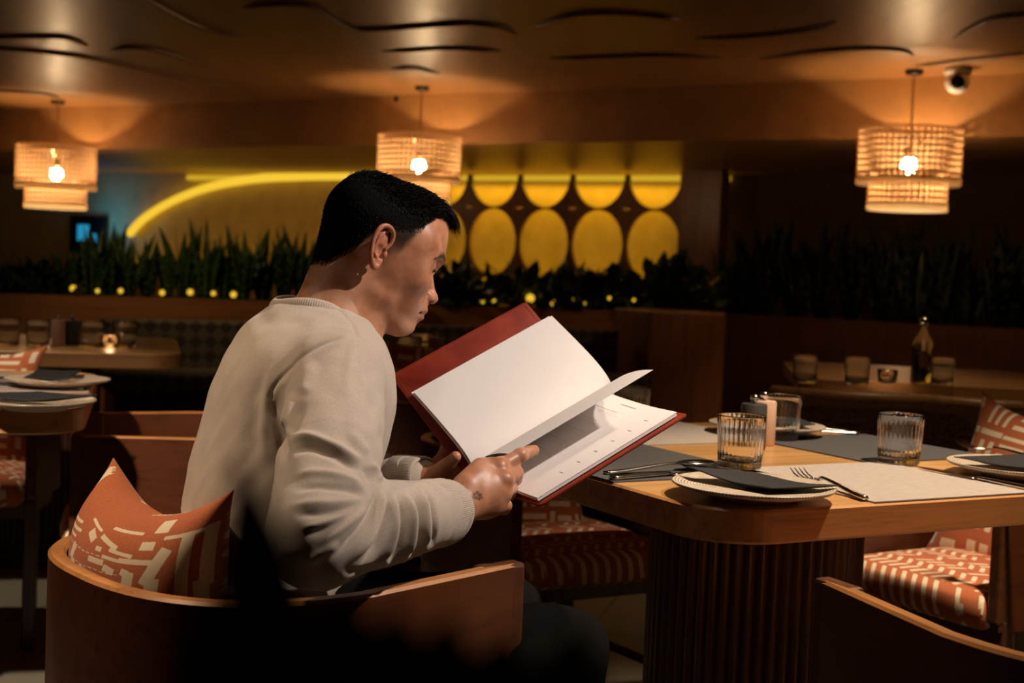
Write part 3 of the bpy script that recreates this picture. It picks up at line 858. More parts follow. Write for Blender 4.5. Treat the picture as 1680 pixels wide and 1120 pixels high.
for yy in (.47, .245, .595, .345): MK += [(x_, yy + .004 * math.sin(40 * x_), .022, .006, 0) for x_ in np.arange(.24, .64, .036)]
MK = [(1 - a, .50 + .50 * b, c * 1.2, d * .74, -e) for a, b, c, d, e in MK]
pil = link('cushion', pillow_mesh('cushion', .325, .35, .15, bend=3.3, n=250, seed=5, marks=(1, MK), ear=.010, slump=.022), M['cushion'])
tag(pil, 'terracotta cushion with cream dashes behind the seated man', 'cushion', 'terracotta patterned cushions')
pil.location = on_chair(C1, CF1, -.175, .052, .598); pil.rotation_euler = (R(-3), 0, CF1 + R(90) + R(4))
pm = pillow_mesh('cushion', .42, .40, .13, bend=1.2, n=130, seed=9)
def cushion(c, ang_, x, y, z, tilt, label, rz=0, mesh=pm):
    o = link('cushion', mesh, None if mesh.materials else M['cushion'])
    o.location = on_chair(c, ang_, x, y, z); o.rotation_euler = (R(tilt), R(rz), ang_ + R(90))
    return tag(o, label, 'cushion', 'terracotta patterned cushions')
cushion(C3, R(209), -.125, -.02, .600, -20, 'terracotta cushion on the armchair at the right side of the table', 5)
cushion(C2, R(117), -.145, .02, .655, -12, 'terracotta cushion at the bottom right corner of the frame', -4)
cushion(C4, R(299), -.135, -.04, .600, -18, 'terracotta cushion on the shaded armchair behind the menu', 3)
# ------------------------------------------------------------------ implicit surfaces for the figure
def v3(*a): return np.array(a, dtype=np.float64)
class Prim:
    def __init__(s, kind, k=.01, op='u', **q):
        s.kind, s.k, s.op = kind, k, op; s.__dict__.update(q)
        if kind == 'ch':
            s.pts = np.array(s.pts, float); s.rad = np.array(s.rad, float); s.c = s.pts.mean(0); s.R = np.linalg.norm(s.pts - s.c, axis=1).max() + s.rad.max()
        elif kind == 'rc':
            s.a, s.b = np.array(s.a, float), np.array(s.b, float); s.c = (s.a + s.b) / 2; s.R = np.linalg.norm(s.b - s.a) / 2 + max(s.ra, s.rb)
        else:
            s.c = np.array(s.c, float); s.r = np.array(s.r, float); s.R = s.r.max()
            if getattr(s, 'M', None) is None: s.M = np.eye(3)
    def xf(s, B, O, sc=1.0):
        """B columns = local axes in world"""
        if s.kind == 'rc': return Prim('rc', s.k * sc, s.op, a=O + B @ s.a * sc, b=O + B @ s.b * sc, ra=s.ra * sc, rb=s.rb * sc)
        return Prim('el', s.k * sc, s.op, c=O + B @ s.c * sc, r=s.r * sc, M=B @ s.M)
    def d(s, P):
        if s.kind == 'ch':
            o = np.full(len(P), 9.0)
            for i in range(len(s.pts) - 1):
                a, ab = s.pts[i], s.pts[i + 1] - s.pts[i]
                t = np.clip(((P - a) @ ab) / (ab @ ab + 1e-12), 0, 1)
                o = np.minimum(o, np.linalg.norm(P - a - t[:, None] * ab, axis=1) - (s.rad[i] + (s.rad[i + 1] - s.rad[i]) * t))
            return o
        if s.kind == 'rc':
            ab = s.b - s.a; L = ab @ ab + 1e-12
            t = np.clip(((P - s.a) @ ab) / L, 0, 1)
            return np.linalg.norm(P - s.a - t[:, None] * ab, axis=1) - (s.ra + (s.rb - s.ra) * t)
        q = (P - s.c) @ s.M
        k0 = np.linalg.norm(q / s.r, axis=1); k1 = np.linalg.norm(q / (s.r * s.r), axis=1) + 1e-9
        return k0 * (k0 - 1) / k1
def RC(a, b, ra, rb=None, k=.01, op='u'): return Prim('rc', k, op, a=a, b=b, ra=ra, rb=ra if rb is None else rb)
def CHN(pts, rad, k=.01, op='u'): return Prim('ch', k, op, pts=pts, rad=rad if hasattr(rad, '__len__') else [rad] * len(pts))
def EL(c, r, k=.01, op='u', M=None): return Prim('el', k, op, c=c, r=r, M=M)
def rotm(ax, deg):
    a = R(deg); c, s = math.cos(a), math.sin(a)
    return {'X': np.array([[1, 0, 0], [0, c, -s], [0, s, c]]), 'Y': np.array([[c, 0, s], [0, 1, 0], [-s, 0, c]]), 'Z': np.array([[c, -s, 0], [s, c, 0], [0, 0, 1]])}[ax]
def ev(prims, P):
    d = np.full(len(P), 1.0)
    for p in prims:
        q = p.d(P); k = p.k
        if p.op == 'u':
            h = np.clip(.5 + .5 * (d - q) / k, 0, 1); d = d + (q - d) * h - k * h * (1 - h)
        else:
            h = np.clip(.5 - .5 * (d + q) / k, 0, 1); d = d + (-q - d) * h + k * h * (1 - h)
    return d
def sdf_mesh(prims, h, B=20, warp=None):
    un = [p for p in prims if p.op == 'u']
    lo = np.min([p.c - p.R for p in un], 0) - 4 * h; hi = np.max([p.c + p.R for p in un], 0) + 4 * h
    nb = np.ceil((hi - lo) / (B * h)).astype(int); half = B * h / 2 * math.sqrt(3) + 2 * h
    keys = []; verts = []; quads = []
    n = B + 2; cc = n - 1
    off = np.array([[i, j, k] for i in (0, 1) for j in (0, 1) for k in (0, 1)])
    big = 4096
    for ix in range(nb[0]):
        for iy in range(nb[1]):
            for iz in range(nb[2]):
                bc = lo + (np.array([ix, iy, iz]) + .5) * B * h
                act = [p for p in prims if np.linalg.norm(p.c - bc) - p.R < half + p.k * 1.6 + .012]
                if not any(p.op == 'u' for p in act): continue
                if abs(ev(act, bc[None])[0]) > half * 1.25 + .004: continue
                o = np.array([ix, iy, iz]) * B - 1
                g = np.arange(n)
                G = np.stack(np.meshgrid(g, g, g, indexing='ij'), -1).reshape(-1, 3)
                D = ev(act, lo + (G + o) * h).reshape(n, n, n)
                if D.min() > 0 or D.max() < 0: continue
                s = D < 0
                corner = [s[a:a + cc, b:b + cc, c:c + cc] for a, b, c in off]
                cnt = sum(x.astype(np.int8) for x in corner); mix = (cnt > 0) & (cnt < 8)
                ci = np.argwhere(mix)
                if len(ci) == 0: continue
                vals = np.stack([D[ci[:, 0] + a, ci[:, 1] + b, ci[:, 2] + c] for a, b, c in off], 1)
                acc = np.zeros((len(ci), 3)); num = np.zeros(len(ci))
                for e0 in range(8):
                    for ax in (4, 2, 1):
                        if e0 & ax: continue
                        e1 = e0 | ax; a_, b_ = vals[:, e0], vals[:, e1]; cr = (a_ < 0) != (b_ < 0)
                        t = np.where(cr, a_ / np.where(cr, a_ - b_, 1), 0)
                        acc += np.where(cr[:, None], off[e0] + t[:, None] * (off[e1] - off[e0]), 0); num += cr
                pos = lo + (ci + o + acc / num[:, None]) * h
                gi = ci + o + 2
                K = (gi[:, 0] * big + gi[:, 1]) * big + gi[:, 2]
                keys.append(K); verts.append(pos)
                r_ = slice(1, cc)                   # own corners
                for ax in range(3):
                    s0 = s[1:cc, 1:cc, 1:cc]
                    sl = [slice(1, cc)] * 3; sl[ax] = slice(2, cc + 1)
                    s1 = s[tuple(sl)]
                    e = np.argwhere(s0 != s1)
                    if len(e) == 0: continue
                    fl = s0[e[:, 0], e[:, 1], e[:, 2]]
                    c0 = e + 1 + o + 2
                    b1, b2 = (ax + 1) % 3, (ax + 2) % 3
                    def key(d1, d2):
                        q = c0.copy(); q[:, b1] += d1; q[:, b2] += d2
                        return (q[:, 0] * big + q[:, 1]) * big + q[:, 2]
                    Q = np.stack([key(-1, -1), key(0, -1), key(0, 0), key(-1, 0)], 1)
                    Q = np.where(fl[:, None], Q, Q[:, ::-1]); quads.append(Q)
    K = np.concatenate(keys); V = np.concatenate(verts); Q = np.concatenate(quads)
    uk, first = np.unique(K, return_index=True); V = V[first]
    idx = np.searchsorted(uk, Q); ok = (uk[np.minimum(idx, len(uk) - 1)] == Q).all(1)
    return V, idx[ok]
def vnormals(V, F):
    n = np.zeros_like(V)
    a = V[F[:, 2]] - V[F[:, 0]]; b = V[F[:, 3]] - V[F[:, 1]]; fn = np.cross(a, b)
    for i in range(4): np.add.at(n, F[:, i], fn)
    return n / (np.linalg.norm(n, axis=1)[:, None] + 1e-12)
def smooth(V, F, it=1, lam=.5):
    e = np.concatenate([F[:, [0, 1]], F[:, [1, 2]], F[:, [2, 3]], F[:, [3, 0]]])
    deg = np.bincount(e.ravel(), minlength=len(V)).astype(float)
    for _ in range(it):
        s = np.zeros_like(V)
        for a, b in ((0, 1), (1, 0)):
            for c in range(3): s[:, c] += np.bincount(e[:, a], weights=V[e[:, b], c], minlength=len(V))
        V = V + lam * (s / deg[:, None] - V)
    return V
def snoise(P, f, seed):
    """cheap smooth 3-D noise from rotated sines, about -1..1"""
    r = np.random.default_rng(seed); o = np.zeros(len(P))
    for i in range(5):
        d = r.normal(size=3); d /= np.linalg.norm(d); w = r.uniform(.7, 1.4)
        o += np.sin((P @ d) * f * w * 2 * PI + r.uniform(0, 6.28) + 1.3 * np.sin((P @ np.roll(d, 1)) * f * 1.1 * PI + i))
    return o / 3.2

# ------------------------------------------------------------------ head
HO = v3(-.215, 2.0, 1.097)
def head_basis(yaw, pitch, roll=0):
    cy, sy, cp, sp = math.cos(R(yaw)), math.sin(R(yaw)), math.cos(R(pitch)), math.sin(R(pitch))
    f = v3(cy * cp, sy * cp, -sp); l = v3(-sy, cy, 0); u = v3(cy * sp, sy * sp, cp)
    c, s = math.cos(R(roll)), math.sin(R(roll))
    return np.stack([f, l * c + u * s, u * c - l * s], 1)
HB = head_basis(20, 22)
def mir(p):
    q = Prim.__new__(Prim); q.__dict__.update(p.__dict__)
    F_ = np.diag([1, -1, 1.0])
    if p.kind == 'ch': q.pts = p.pts * [1, -1, 1]
    elif p.kind == 'rc': q.a, q.b = p.a * [1, -1, 1], p.b * [1, -1, 1]
    else: q.M = F_ @ p.M @ F_
    q.c = p.c * [1, -1, 1]; return q
hp = [EL((.014, 0, .034), (.084, .073, .068), .01), EL((.046, 0, .044), (.058, .060, .055), .02), EL((-.022, 0, .002), (.043, .056, .045), .02), EL((-.030, 0, .046), (.050, .062, .050), .02),
      EL((.055, 0, -.022), (.052, .055, .058), .02), EL((.050, 0, -.068), (.048, .044, .034), .02)]
for s in (0, 1):
    g = [RC((.022, .049, -.060), (.082, .016, -.085), .016, .015, .016), EL((.070, .044, -.014), (.025, .018, .016), .018), EL((.030, .053, -.040), (.026, .014, .034), .016),
         RC((.1015, .010, .0290), (.084, .042, .0300), .0085, .0060, .012), EL((.056, .055, .026), (.028, .014, .026), .016), EL((.046, .052, -.006), (.036, .018, .032), .018)]
    hp += [mir(p) for p in g] if s else g
hp += [EL((.084, 0, -.049), (.030, .032, .026), .014), EL((.092, 0, -.083), (.0185, .020, .015), .012)]
for s in (0, 1):
    g = [EL((.104, .031, .0115), (.0125, .0185, .0100), .008, 's'), EL((.0848, .031, .0105), (.0128, .0140, .0128), .0035),
         EL((.073, .031, -.018), (.0225, .020, .022), .014), EL((.068, .030, -.042), (.0245, .020, .026), .016), EL((.0990, .031, .0078), (.0070, .0115, .0022), .0012, 's')]
    hp += [mir(p) for p in g] if s else g
# nose
hp += [RC((.1035, 0, .012), (.1195, 0, -.0235), .0058, .0082, .009), EL((.1185, 0, -.0255), (.0098, .0098, .0088), .006)]
for s in (0, 1):
    g = [EL((.1095, .0125, -.0275), (.0105, .0062, .0082), .005), EL((.1145, .0105, -.0345), (.0070, .0050, .0060), .002, 's'),
         RC((.103, .0205, -.026), (.0985, .0245, -.034), .0012, .0012, .006, 's')]
    hp += [mir(p) for p in g] if s else g
# mouth
hp += [EL((.1035, 0, -.0478), (.0145, .0225, .0058), .006), EL((.1035, 0, -.0603), (.0138, .0195, .0062), .006),
       RC((.1165, 0, -.0537), (.100, .0245, -.0552), .0019, .0021, .003, 's'), RC((.1165, 0, -.0537), (.100, -.0245, -.0552), .0019, .0021, .003, 's'),
       EL((.116, 0, -.0735), (.005, .018, .0045), .009, 's')]
# ears
def ear():
    q = []
    hel = [(.0065, .002), (.0105, .013), (.0085, .025), (0, .0315), (-.010, .0305), (-.0165, .022), (-.018, .008), (-.016, -.004), (-.0115, -.015), (-.006, -.023), (-.0005, -.0275), (.0045, -.0245), (.006, -.016)]
    hel = [tuple(q) for q in bspline(hel, 4)]
    Y = lambda x: .0735 + max(0, (.010 - x)) * .50
    rad = list(np.interp(np.linspace(0, 12, len(hel)), range(13), [.0022, .003, .0034, .0036, .0036, .0036, .0034, .0032, .0032, .0038, .0050, .0042, .003]))
    q.append(EL((-.005, .0775, .006), (.0135, .0032, .0215), .004, M=rotm('Z', -26)))
    q.append(EL((-.001, .0785, -.020), (.0055, .0034, .0085), .004, M=rotm('Z', -26)))
    q.append(CHN([(x0, Y(x0) + .0015, z0) for x0, z0 in hel], rad, .0025))
    ant = [(-.002, .024), (-.0085, .017), (-.0108, .008), (-.0105, -.001), (-.0075, -.009), (-.0025, -.0135)]
    ant = [tuple(q) for q in bspline(ant, 4)]
    q.append(CHN([(x0, Y(x0) + .0010, z0) for x0, z0 in ant], .0022, .003))
    q.append(EL((-.0005, .0850, -.002), (.0078, .0085, .0098), .002, 's', M=rotm('Z', -26)))
    q.append(EL((.0010, .0825, .020), (.0062, .0055, .0078), .002, 's', M=rotm('Z', -26)))
    q.append(EL((.0085, .0755, -.006), (.0035, .0035, .0055), .003))
    return q
for s in (0, 1): hp += [mir(p) for p in ear()] if s else ear()
# ------------------------------------------------------------------ the person: skin
PROF = [(.095, .090), (.080, .097), (.062, .103), (.045, .107), (.032, .1112), (.022, .1115), (.004, .1062), (-.012, .1165), (-.020, .1250), (-.026, .1282), (-.032, .1265), (-.037, .1215), (-.0395, .1165), (-.046, .1182), (-.051, .1190),
        (-.0545, .1158), (-.059, .1178), (-.064, .1168), (-.073, .1112), (-.080, .1122), (-.088, .1098), (-.095, .103), (-.1005, .0945)]
NB_ = v3(-.268, 1.958, .965)                      # neck root in world
nb_l = HB.T @ (NB_ - HO)
hp2 = hp + [RC((-.016, 0, -.012), nb_l, .050, .060, .022), RC((.002, 0, -.05), nb_l + v3(.035, 0, .01), .042, .046, .02)]
Vh, Fh = sdf_mesh(hp2, .0011)
Vh = smooth(Vh, Fh, 2, .4)
# pull the midline onto the photographed profile
zb = np.arange(-.101, .096, .0015)
mid = np.abs(Vh[:, 1]) < .0035
cur = np.array([Vh[mid & (np.abs(Vh[:, 2] - z) < .0012), 0].max(initial=-1) for z in zb])
tz = np.array([p[0] for p in PROF][::-1]); tx = np.array([p[1] for p in PROF][::-1])
tgt = np.interp(zb, tz, tx)
dlt = np.where(cur > 0, tgt - cur, 0)
ker = np.array([.25, .5, .25]); dlt = np.convolve(np.pad(dlt, 1, mode='edge'), ker, 'valid')
sm = np.convolve(np.pad(dlt, 10, mode='edge'), np.ones(21) / 21, 'valid')
fine = dlt - sm
ed = np.interp(Vh[:, 2], [-.112, -.100, .095, .125], [0, 1, 1, 0])
front = np.clip((Vh[:, 0] - .02) / .06, 0, 1)
Vh[:, 0] += ed * front * (np.interp(Vh[:, 2], zb, sm) * np.exp(-(Vh[:, 1] / .045) ** 2) + np.interp(Vh[:, 2], zb, fine) * np.exp(-(Vh[:, 1] / .014) ** 2))
print('profile delta', dlt.round(4).tolist()[::6])
def skin_mat():
    m, nt, b, o = nmat('skin')
    t = N(nt, 'ShaderNodeTexCoord')
    n = N(nt, 'ShaderNodeTexNoise'); n.inputs['Scale'].default_value = 38; n.inputs['Detail'].default_value = 6
    nt.links.new(t.outputs['Object'], n.inputs['Vector'])
    base = ramp(nt, n.outputs[0], [(.3, (.36, .138, .07)), (.55, (.50, .228, .128)), (.75, (.57, .29, .172))])
    def mixa(src, attr, col):
        a = N(nt, 'ShaderNodeAttribute', attribute_name=attr); mx = N(nt, 'ShaderNodeMix', data_type='RGBA')
        nt.links.new(a.outputs['Fac'], mx.inputs[0]); nt.links.new(src, mx.inputs[6]); mx.inputs[7].default_value = (*col, 1); return mx.outputs[2]
    base = mixa(base, 'lip', (.36, .10, .07))
    base = mixa(base, 'stub', (.018, .012, .009))
    nt.links.new(base, b.inputs['Base Color'])
    b.inputs['Roughness'].default_value = .42; b.inputs['Specular IOR Level'].default_value = .42
    b.inputs['Subsurface Weight'].default_value = .22; b.inputs['Subsurface Radius'].default_value = (1, .3, .15); b.inputs['Subsurface Scale'].default_value = .008
    v = N(nt, 'ShaderNodeTexVoronoi'); v.inputs['Scale'].default_value = 900; nt.links.new(t.outputs['Object'], v.inputs['Vector'])
    n3 = N(nt, 'ShaderNodeTexNoise'); n3.inputs['Scale'].default_value = 170; n3.inputs['Detail'].default_value = 4; nt.links.new(t.outputs['Object'], n3.inputs['Vector'])
    ad = N(nt, 'ShaderNodeMath', operation='ADD'); nt.links.new(v.outputs[0], ad.inputs[0]); nt.links.new(n3.outputs[0], ad.inputs[1])
    bump(nt, b, ad.outputs[0], .22, .0003)
    return m
M['skin'] = skin_mat()
M['hair'] = plain('black hair', (.006, .005, .0045), .5, 0, .3, 200, .16)
M['hair_base'] = plain('black hair base', (.005, .004, .0035), .9, 0, .3, 200, .05)
M['eye'] = plain('dark eye', (.03, .018, .012), .08)
M['lash'] = plain('lash', (.008, .006, .005), .5)
# hair-line mask in head coordinates: positive inside the hair
def hair_field(P):
    x, y, z = P[:, 0], np.abs(P[:, 1]), P[:, 2]
    # boundary height of the hair line as a function of x (profile view)
    hz = np.interp(x, [-.11, -.075, -.055, -.030, -.020, -.012, .012, .020, .027, .034, .042, .048, .051, .060, .075, .090, .12], [-.064, -.060, -.055, -.036, -.014, .012, .000, -.006, -.002, .018, .036, .052, .070, .082, .090, .095, .10])  # hair line lowered at the nape: stubble plus painted shade behind the ear
    return z - hz
def dense_field(P):
    x, y, z = P[:, 0], np.abs(P[:, 1]), P[:, 2]
    return z - np.interp(x, [-.11, -.075, -.055, -.030, -.015, .0, .012, .030, .045, .051, .060, .075, .090, .12], [-.056, -.052, -.046, -.010, .028, .036, .039, .045, .051, .070, .082, .090, .095, .10])
def head_attrs(P):
    x, y, z = P[:, 0], np.abs(P[:, 1]), P[:, 2]
    f = hair_field(P) + .004 * snoise(P, 90, 3)
    stub = np.clip((f + .003) / .022, 0, 1) * .95
    # fade: thinner low on the sides
    stub *= np.clip(.60 + (z - .0) / .06, .0, 1)
    isear = (y > .0740) & (np.abs(x + .003) < .024) & (np.abs(z) < .0375); stub[isear] = 0
    # eyebrows
    zb_ = np.interp(y, [.006, .02, .036, .052, .064], [.0265, .0305, .0325, .0275, .0200]); th_ = np.interp(y, [.004, .010, .03, .054, .064], [.002, .0062, .0068, .0062, .002])
    br = (x > .045) & (y > .006) & (y < .064); stub = np.maximum(stub, np.where(br, np.clip(1.25 - np.abs(z - zb_ - .0012 * snoise(P, 220, 5)) / th_, 0, 1) * .9, 0))
    # faint beard shadow
    stub = np.maximum(stub, .05 * ((z < -.04) & (x > .03)))
    lz = np.interp(y, [0, .008, .024], [1, 1, 0])
    lip = np.where((x > .09) & (y < .025), np.clip(1.2 - np.abs(z + .0540) / (.0095 * np.sqrt(np.clip(1 - (y / .0255) ** 2, .02, 1))), 0, 1), 0)
    lip = np.clip(lip * 2, 0, 1) * .75
    lip = np.maximum(lip, .30 * isear)
    return stub, lip
def to_world(V): return V @ HB.T + HO
stub, lip = head_attrs(Vh)
Nh = vnormals(Vh, Fh)
# hair shell and strands -------------------------------------------------
f = dense_field(Vh) + .012; fs_ = hair_field(Vh); x, y, z = Vh[:, 0], np.abs(Vh[:, 1]), Vh[:, 2]
top = np.clip((z - .050 - .25 * np.clip(-x, 0, 1)) / .035, 0, 1); top = top * top * (3 - 2 * top)
thick = .0008 + .0045 * top + .004 * top * np.clip((x - .0) / .07, 0, 1)
edge = np.clip((f - .010) / .018, 0, 1)
thick = thick * edge ** .7
sel = (f > .013) & ~((y > .0745) & (np.abs(x) < .026) & (z < .036))
fm = sel[Fh].all(1)
used_ = np.unique(Fh[fm]); remap = -np.ones(len(Vh), int); remap[used_] = np.arange(len(used_))
Vs = Vh[used_] + Nh[used_] * (thick[used_] * (1 + .08 * snoise(Vh[used_], 60, 8)) + .0004)[:, None]
fq = np.clip((x[used_] - .052) / .032, 0, 1) * top[used_] * np.clip(edge[used_] * 1.4, 0, 1)
Vs = Vs + fq[:, None] * v3(.017, 0, -.004)
hv = [Vs]; hf = [remap[Fh[fm]]]; cnt = len(Vs)
# strands
rg = np.random.default_rng(11)
earm = (y > .0735) & (np.abs(x + .003) < .024) & (np.abs(z) < .0375)
cand = np.where(~earm & (sel | (f > .006)))[0]
pick = rg.choice(cand, 24000)
tt = top[pick]; P0 = Vh[pick] + Nh[pick] * (thick[pick] * .8)[:, None]
fr = np.clip((Vh[pick, 0] - .052) / .032, 0, 1) * tt
P0 = P0 + (fr * np.clip(edge[pick] * 1.4, 0, 1))[:, None] * v3(.017, 0, -.004)
fwd = v3(.85, 0, .1)
dirn = Nh[pick] * (.35 + .3 * tt)[:, None] + np.outer(tt, fwd) + (1 - tt)[:, None] * v3(.15, 0, -1.3) + rg.normal(size=(len(pick), 3)) * .22
# the front swept forward over the forehead and down
cen = np.clip((.048 - np.abs(Vh[pick, 1])) / .02, 0, 1); fr = fr * cen
dirn += fr[:, None] * v3(.35, 0, -.55)
dirn /= np.linalg.norm(dirn, axis=1)[:, None]
ln = (.0042 + .0065 * tt + .016 * fr) * rg.uniform(.6, 1.25, len(pick)) * np.clip(f[pick] / .015, .35, 1)
rg = np.random.default_rng(12)
side = np.cross(dirn, rg.normal(size=(len(pick), 3))); side /= np.linalg.norm(side, axis=1)[:, None]; s2 = np.cross(dirn, side)
rad = rg.uniform(.00035, .0009, len(pick)) * (.6 + .6 * tt)
drop = np.outer(ln * (.22 + .75 * fr), v3(.1, 0, -1.0))
SV = []
for u_, w_ in ((0, 1), (.55, .75), (1, .06)):
    c_ = P0 + dirn * (ln * u_)[:, None] + drop * (u_ * u_)
    for k in range(3):
        a_ = 2 * PI * k / 3; SV.append(c_ + (side * math.cos(a_) + s2 * math.sin(a_)) * (rad * w_)[:, None])
SV = np.stack(SV, 1); ns = len(pick)
base_i = cnt + np.arange(ns)[:, None] * 9
qf = np.concatenate([np.stack([base_i[:, 0] + r_ * 3 + k, base_i[:, 0] + r_ * 3 + (k + 1) % 3, base_i[:, 0] + (r_ + 1) * 3 + (k + 1) % 3, base_i[:, 0] + (r_ + 1) * 3 + k], 1) for r_ in (0, 1) for k in range(3)])
hv.append(SV.reshape(-1, 3)); hf.append(qf)
NSHELL = sum(len(q) for q in hf[:1])
HAIR = (np.concatenate(hv), np.concatenate(hf))
# ------------------------------------------------------------------ body, hands, clothing
U22, W22, ZZ = v3(.927, .375, 0), v3(.375, -.927, 0), v3(0, 0, 1)
BM = np.stack([U22, W22, ZZ], 1)
_c, _s = math.cos(R(30)), math.sin(R(30)); BMT = np.stack([U22 * _c - ZZ * _s, W22, U22 * _s + ZZ * _c], 1)
def A3(px, py, D): return np.array(AT(px, py, D)[:])
SHR, ELR, WRR = A3(553, 622, 1.80), A3(522, 880, 1.57), A3(730, 838, 1.765)
SHL, ELL, WRL = v3(-.353, 2.097, .935), v3(-.36, 2.20, .70), A3(690, 792, 2.055)
HIP = v3(-.36, 1.885, .53)
# right hand: back of the hand to the camera, index laid along the turning page
cm = np.stack([np.array(CR[:]), np.array(CF[:]), np.array(CU[:])], 1)
def AH(px, py, D): return A3(px, py, D * .955)
rh = []
i_m, m_m, r_m, p_m = AH(819, 767, 1.918), AH(826, 788, 1.905), AH(824, 808, 1.90), AH(815, 829, 1.90)
rh.append(CHN([WRR - (WRR - ELR) * .25, WRR], [.027, .0265], .012))
for q, ra, rb in ((i_m, .0215, .0125), (m_m, .0215, .0128), (r_m, .0205, .0122), (p_m, .019, .0112)):
    base = WRR + (q - WRR) * .15
    rh.append(RC(base, q, ra, rb, .012))
rh.append(EL(AH(792, 812, 1.893), (.030, .016, .030), .014, M=cm))
FR = .006
rh.append(CHN([i_m, AH(853, 747.5, 1.948), AH(867, 741.5, 1.962), AH(876, 738.5, 1.972)], [.0112, .0100, .0090, .0076], FR))
rh.append(EL(AH(854, 746.5, 1.945), (.0100, .0100, .0100), .004)); rh.append(EL(AH(818, 766, 1.912), (.0125, .0120, .0120), .006)); rh.append(EL(AH(827, 787, 1.899), (.0128, .0120, .0122), .006))
rh.append(EL(AH(825, 807, 1.896), (.0118, .0115, .0115), .006))
rh.append(CHN([m_m, AH(847, 775, 1.935), AH(846, 786, 1.985), AH(836, 795, 2.015)], [.0112, .0102, .0094, .0082], FR))
rh.append(CHN([r_m, AH(838, 801, 1.930), AH(835, 812, 1.985), AH(826, 816, 2.010)], [.0106, .0098, .009, .008], FR))
rh.append(CHN([p_m, AH(830, 829, 1.920), AH(828, 836, 1.965), AH(820, 836, 1.985)], [.0100, .0088, .0080, .007], FR))
rh.append(CHN([AH(766, 797, 1.875), AH(789, 768, 1.905), AH(814, 763.5, 1.952), AH(838, 756, 2.0)], [.019, .0145, .0118, .0092], .010))
# left hand: thumb over the page, fingers behind the cover
lh = []
WL2 = WRL
k_i, k_m, k_r, k_p = A3(722, 760, 2.085), A3(726, 775, 2.085), A3(726, 790, 2.075), A3(722, 804, 2.06)
lh.append(CHN([WRL - (WRL - ELL) * .22, WRL], [.027, .026], .012))
for q, ra, rb in ((k_i, .021, .0125), (k_m, .021, .0125), (k_r, .020, .0120), (k_p, .019, .011)): lh.append(RC(WRL + (q - WRL) * .15, q, ra, rb, .012))
for q, (ex, ey), ln in ((k_i, (16, -24), .07), (k_m, (24, -14), .078), (k_r, (26, -4), .072), (k_p, (24, 6), .058)):
    a_ = q; dr = A3(722 + ex, 775 + ey, 2.10) - A3(722, 775, 2.085); dr = dr / np.linalg.norm(dr)
    b_ = a_ + (dr * .4 + v3(.1, .75, .35)) / np.linalg.norm(dr * .4 + v3(.1, .75, .35)) * ln * .5
    c_ = b_ + (dr * 1.0 + v3(.0, .35, .35)) / np.linalg.norm(dr * 1.0 + v3(0, .35, .35)) * ln * .32
    d_2 = c_ + (dr * 1.0 + v3(.1, .02, .35)) / np.linalg.norm(dr + v3(.1, .02, .35)) * ln * .24
    lh.append(CHN([a_, b_, c_, d_2], [.0115, .0098, .0088, .0075], .006))
lh.append(CHN([A3(697, 790, 2.05), A3(718, 775, 2.030), A3(738, 759, 2.010), A3(747.5, 749, 2.004)], [.018, .0132, .0102, .0082], .010))
torso = [RC(NB_, v3(-.285, 1.935, .86), .060, .085, .03), RC(v3(-.285, 1.935, .86), HIP, .095, .11, .03), RC(NB_ - ZZ * .045, SHR, .05, .045, .03), RC(NB_ - ZZ * .045, SHL, .05, .045, .03),
         RC(SHR, ELR, .043, .034, .02), RC(ELR, WRR, .036, .026, .015), RC(SHL, ELL, .043, .034, .02), RC(ELL, WRL, .036, .026, .015)]
body_prims = torso + rh + lh + [RC(HO + HB @ v3(-.016, 0, -.012), NB_, .050, .060, .022)]
Vb, Fb = sdf_mesh(body_prims, .0014)
Vb = smooth(Vb, Fb, 1, .4)
# head is remeshed into the body: drop the head's open bottom inside the torso and join
def join(*parts):
    V = []; F = []; n = 0
    for v, f in parts: V.append(v); F.append(f + n); n += len(v)
    return np.concatenate(V), np.concatenate(F)
# ------------------------------------------------------------------ sweatshirt
def shirt_prims():
    q = [EL((-.278, 1.942, .905), (.108, .158, .108), .05, M=BMT), EL((-.302, 1.925, .84), (.124, .168, .15), .05, M=BM), EL((-.332, 1.898, .71), (.118, .164, .15), .05, M=BM),
         EL((-.368, 1.882, .61), (.105, .168, .08), .04, M=BM), RC(SHL, NB_ + v3(-.03, .02, -.035), .060, .052, .04), RC(SHR + v3(-.004, .012, .0), NB_ + v3(-.040, -.01, -.040), .060, .046, .035)]
    q += [RC((-.318, 1.945, .950), (-.285, 1.950, .985), .054, .050, .035)]
    armR = [CHN([SHR, SHR + (ELR - SHR) * .5 + v3(.004, -.006, -.005), ELR], [.062, .066, .058], .014), CHN([ELR, ELR + (WRR - ELR) * .45, WRR - (WRR - ELR) * .06], [.058, .053, .043], .016)]
    armL = [CHN([SHL, ELL], [.066, .060], .016), CHN([ELL, ELL + (WRL - ELL) * .5, WRL - (WRL - ELL) * .06], [.060, .053, .043], .016)]
    hole = [RC(NB_ + v3(-.012, .005, .052), HO + HB @ v3(-.016, 0, -.012), .064, .066, .010, 's')]
    return q + armR + armL + hole
Vs_, Fs_ = sdf_mesh(shirt_prims(), .0019)
Vs_ = smooth(Vs_, Fs_, 2, .5)
Ns_ = vnormals(Vs_, Fs_)
P = Vs_
def seg(P, a, b):
    ab = b - a; t = ((P - a) @ ab) / (ab @ ab); q = P - a - np.clip(t, 0, 1)[:, None] * ab
    return t, np.linalg.norm(q, axis=1)
def ridge(ph): return 1 - 2 * np.abs(np.sin(ph * PI)) ** .8
tu, du = seg(P, SHR, ELR); tf_, df_ = seg(P, ELR, WRR)
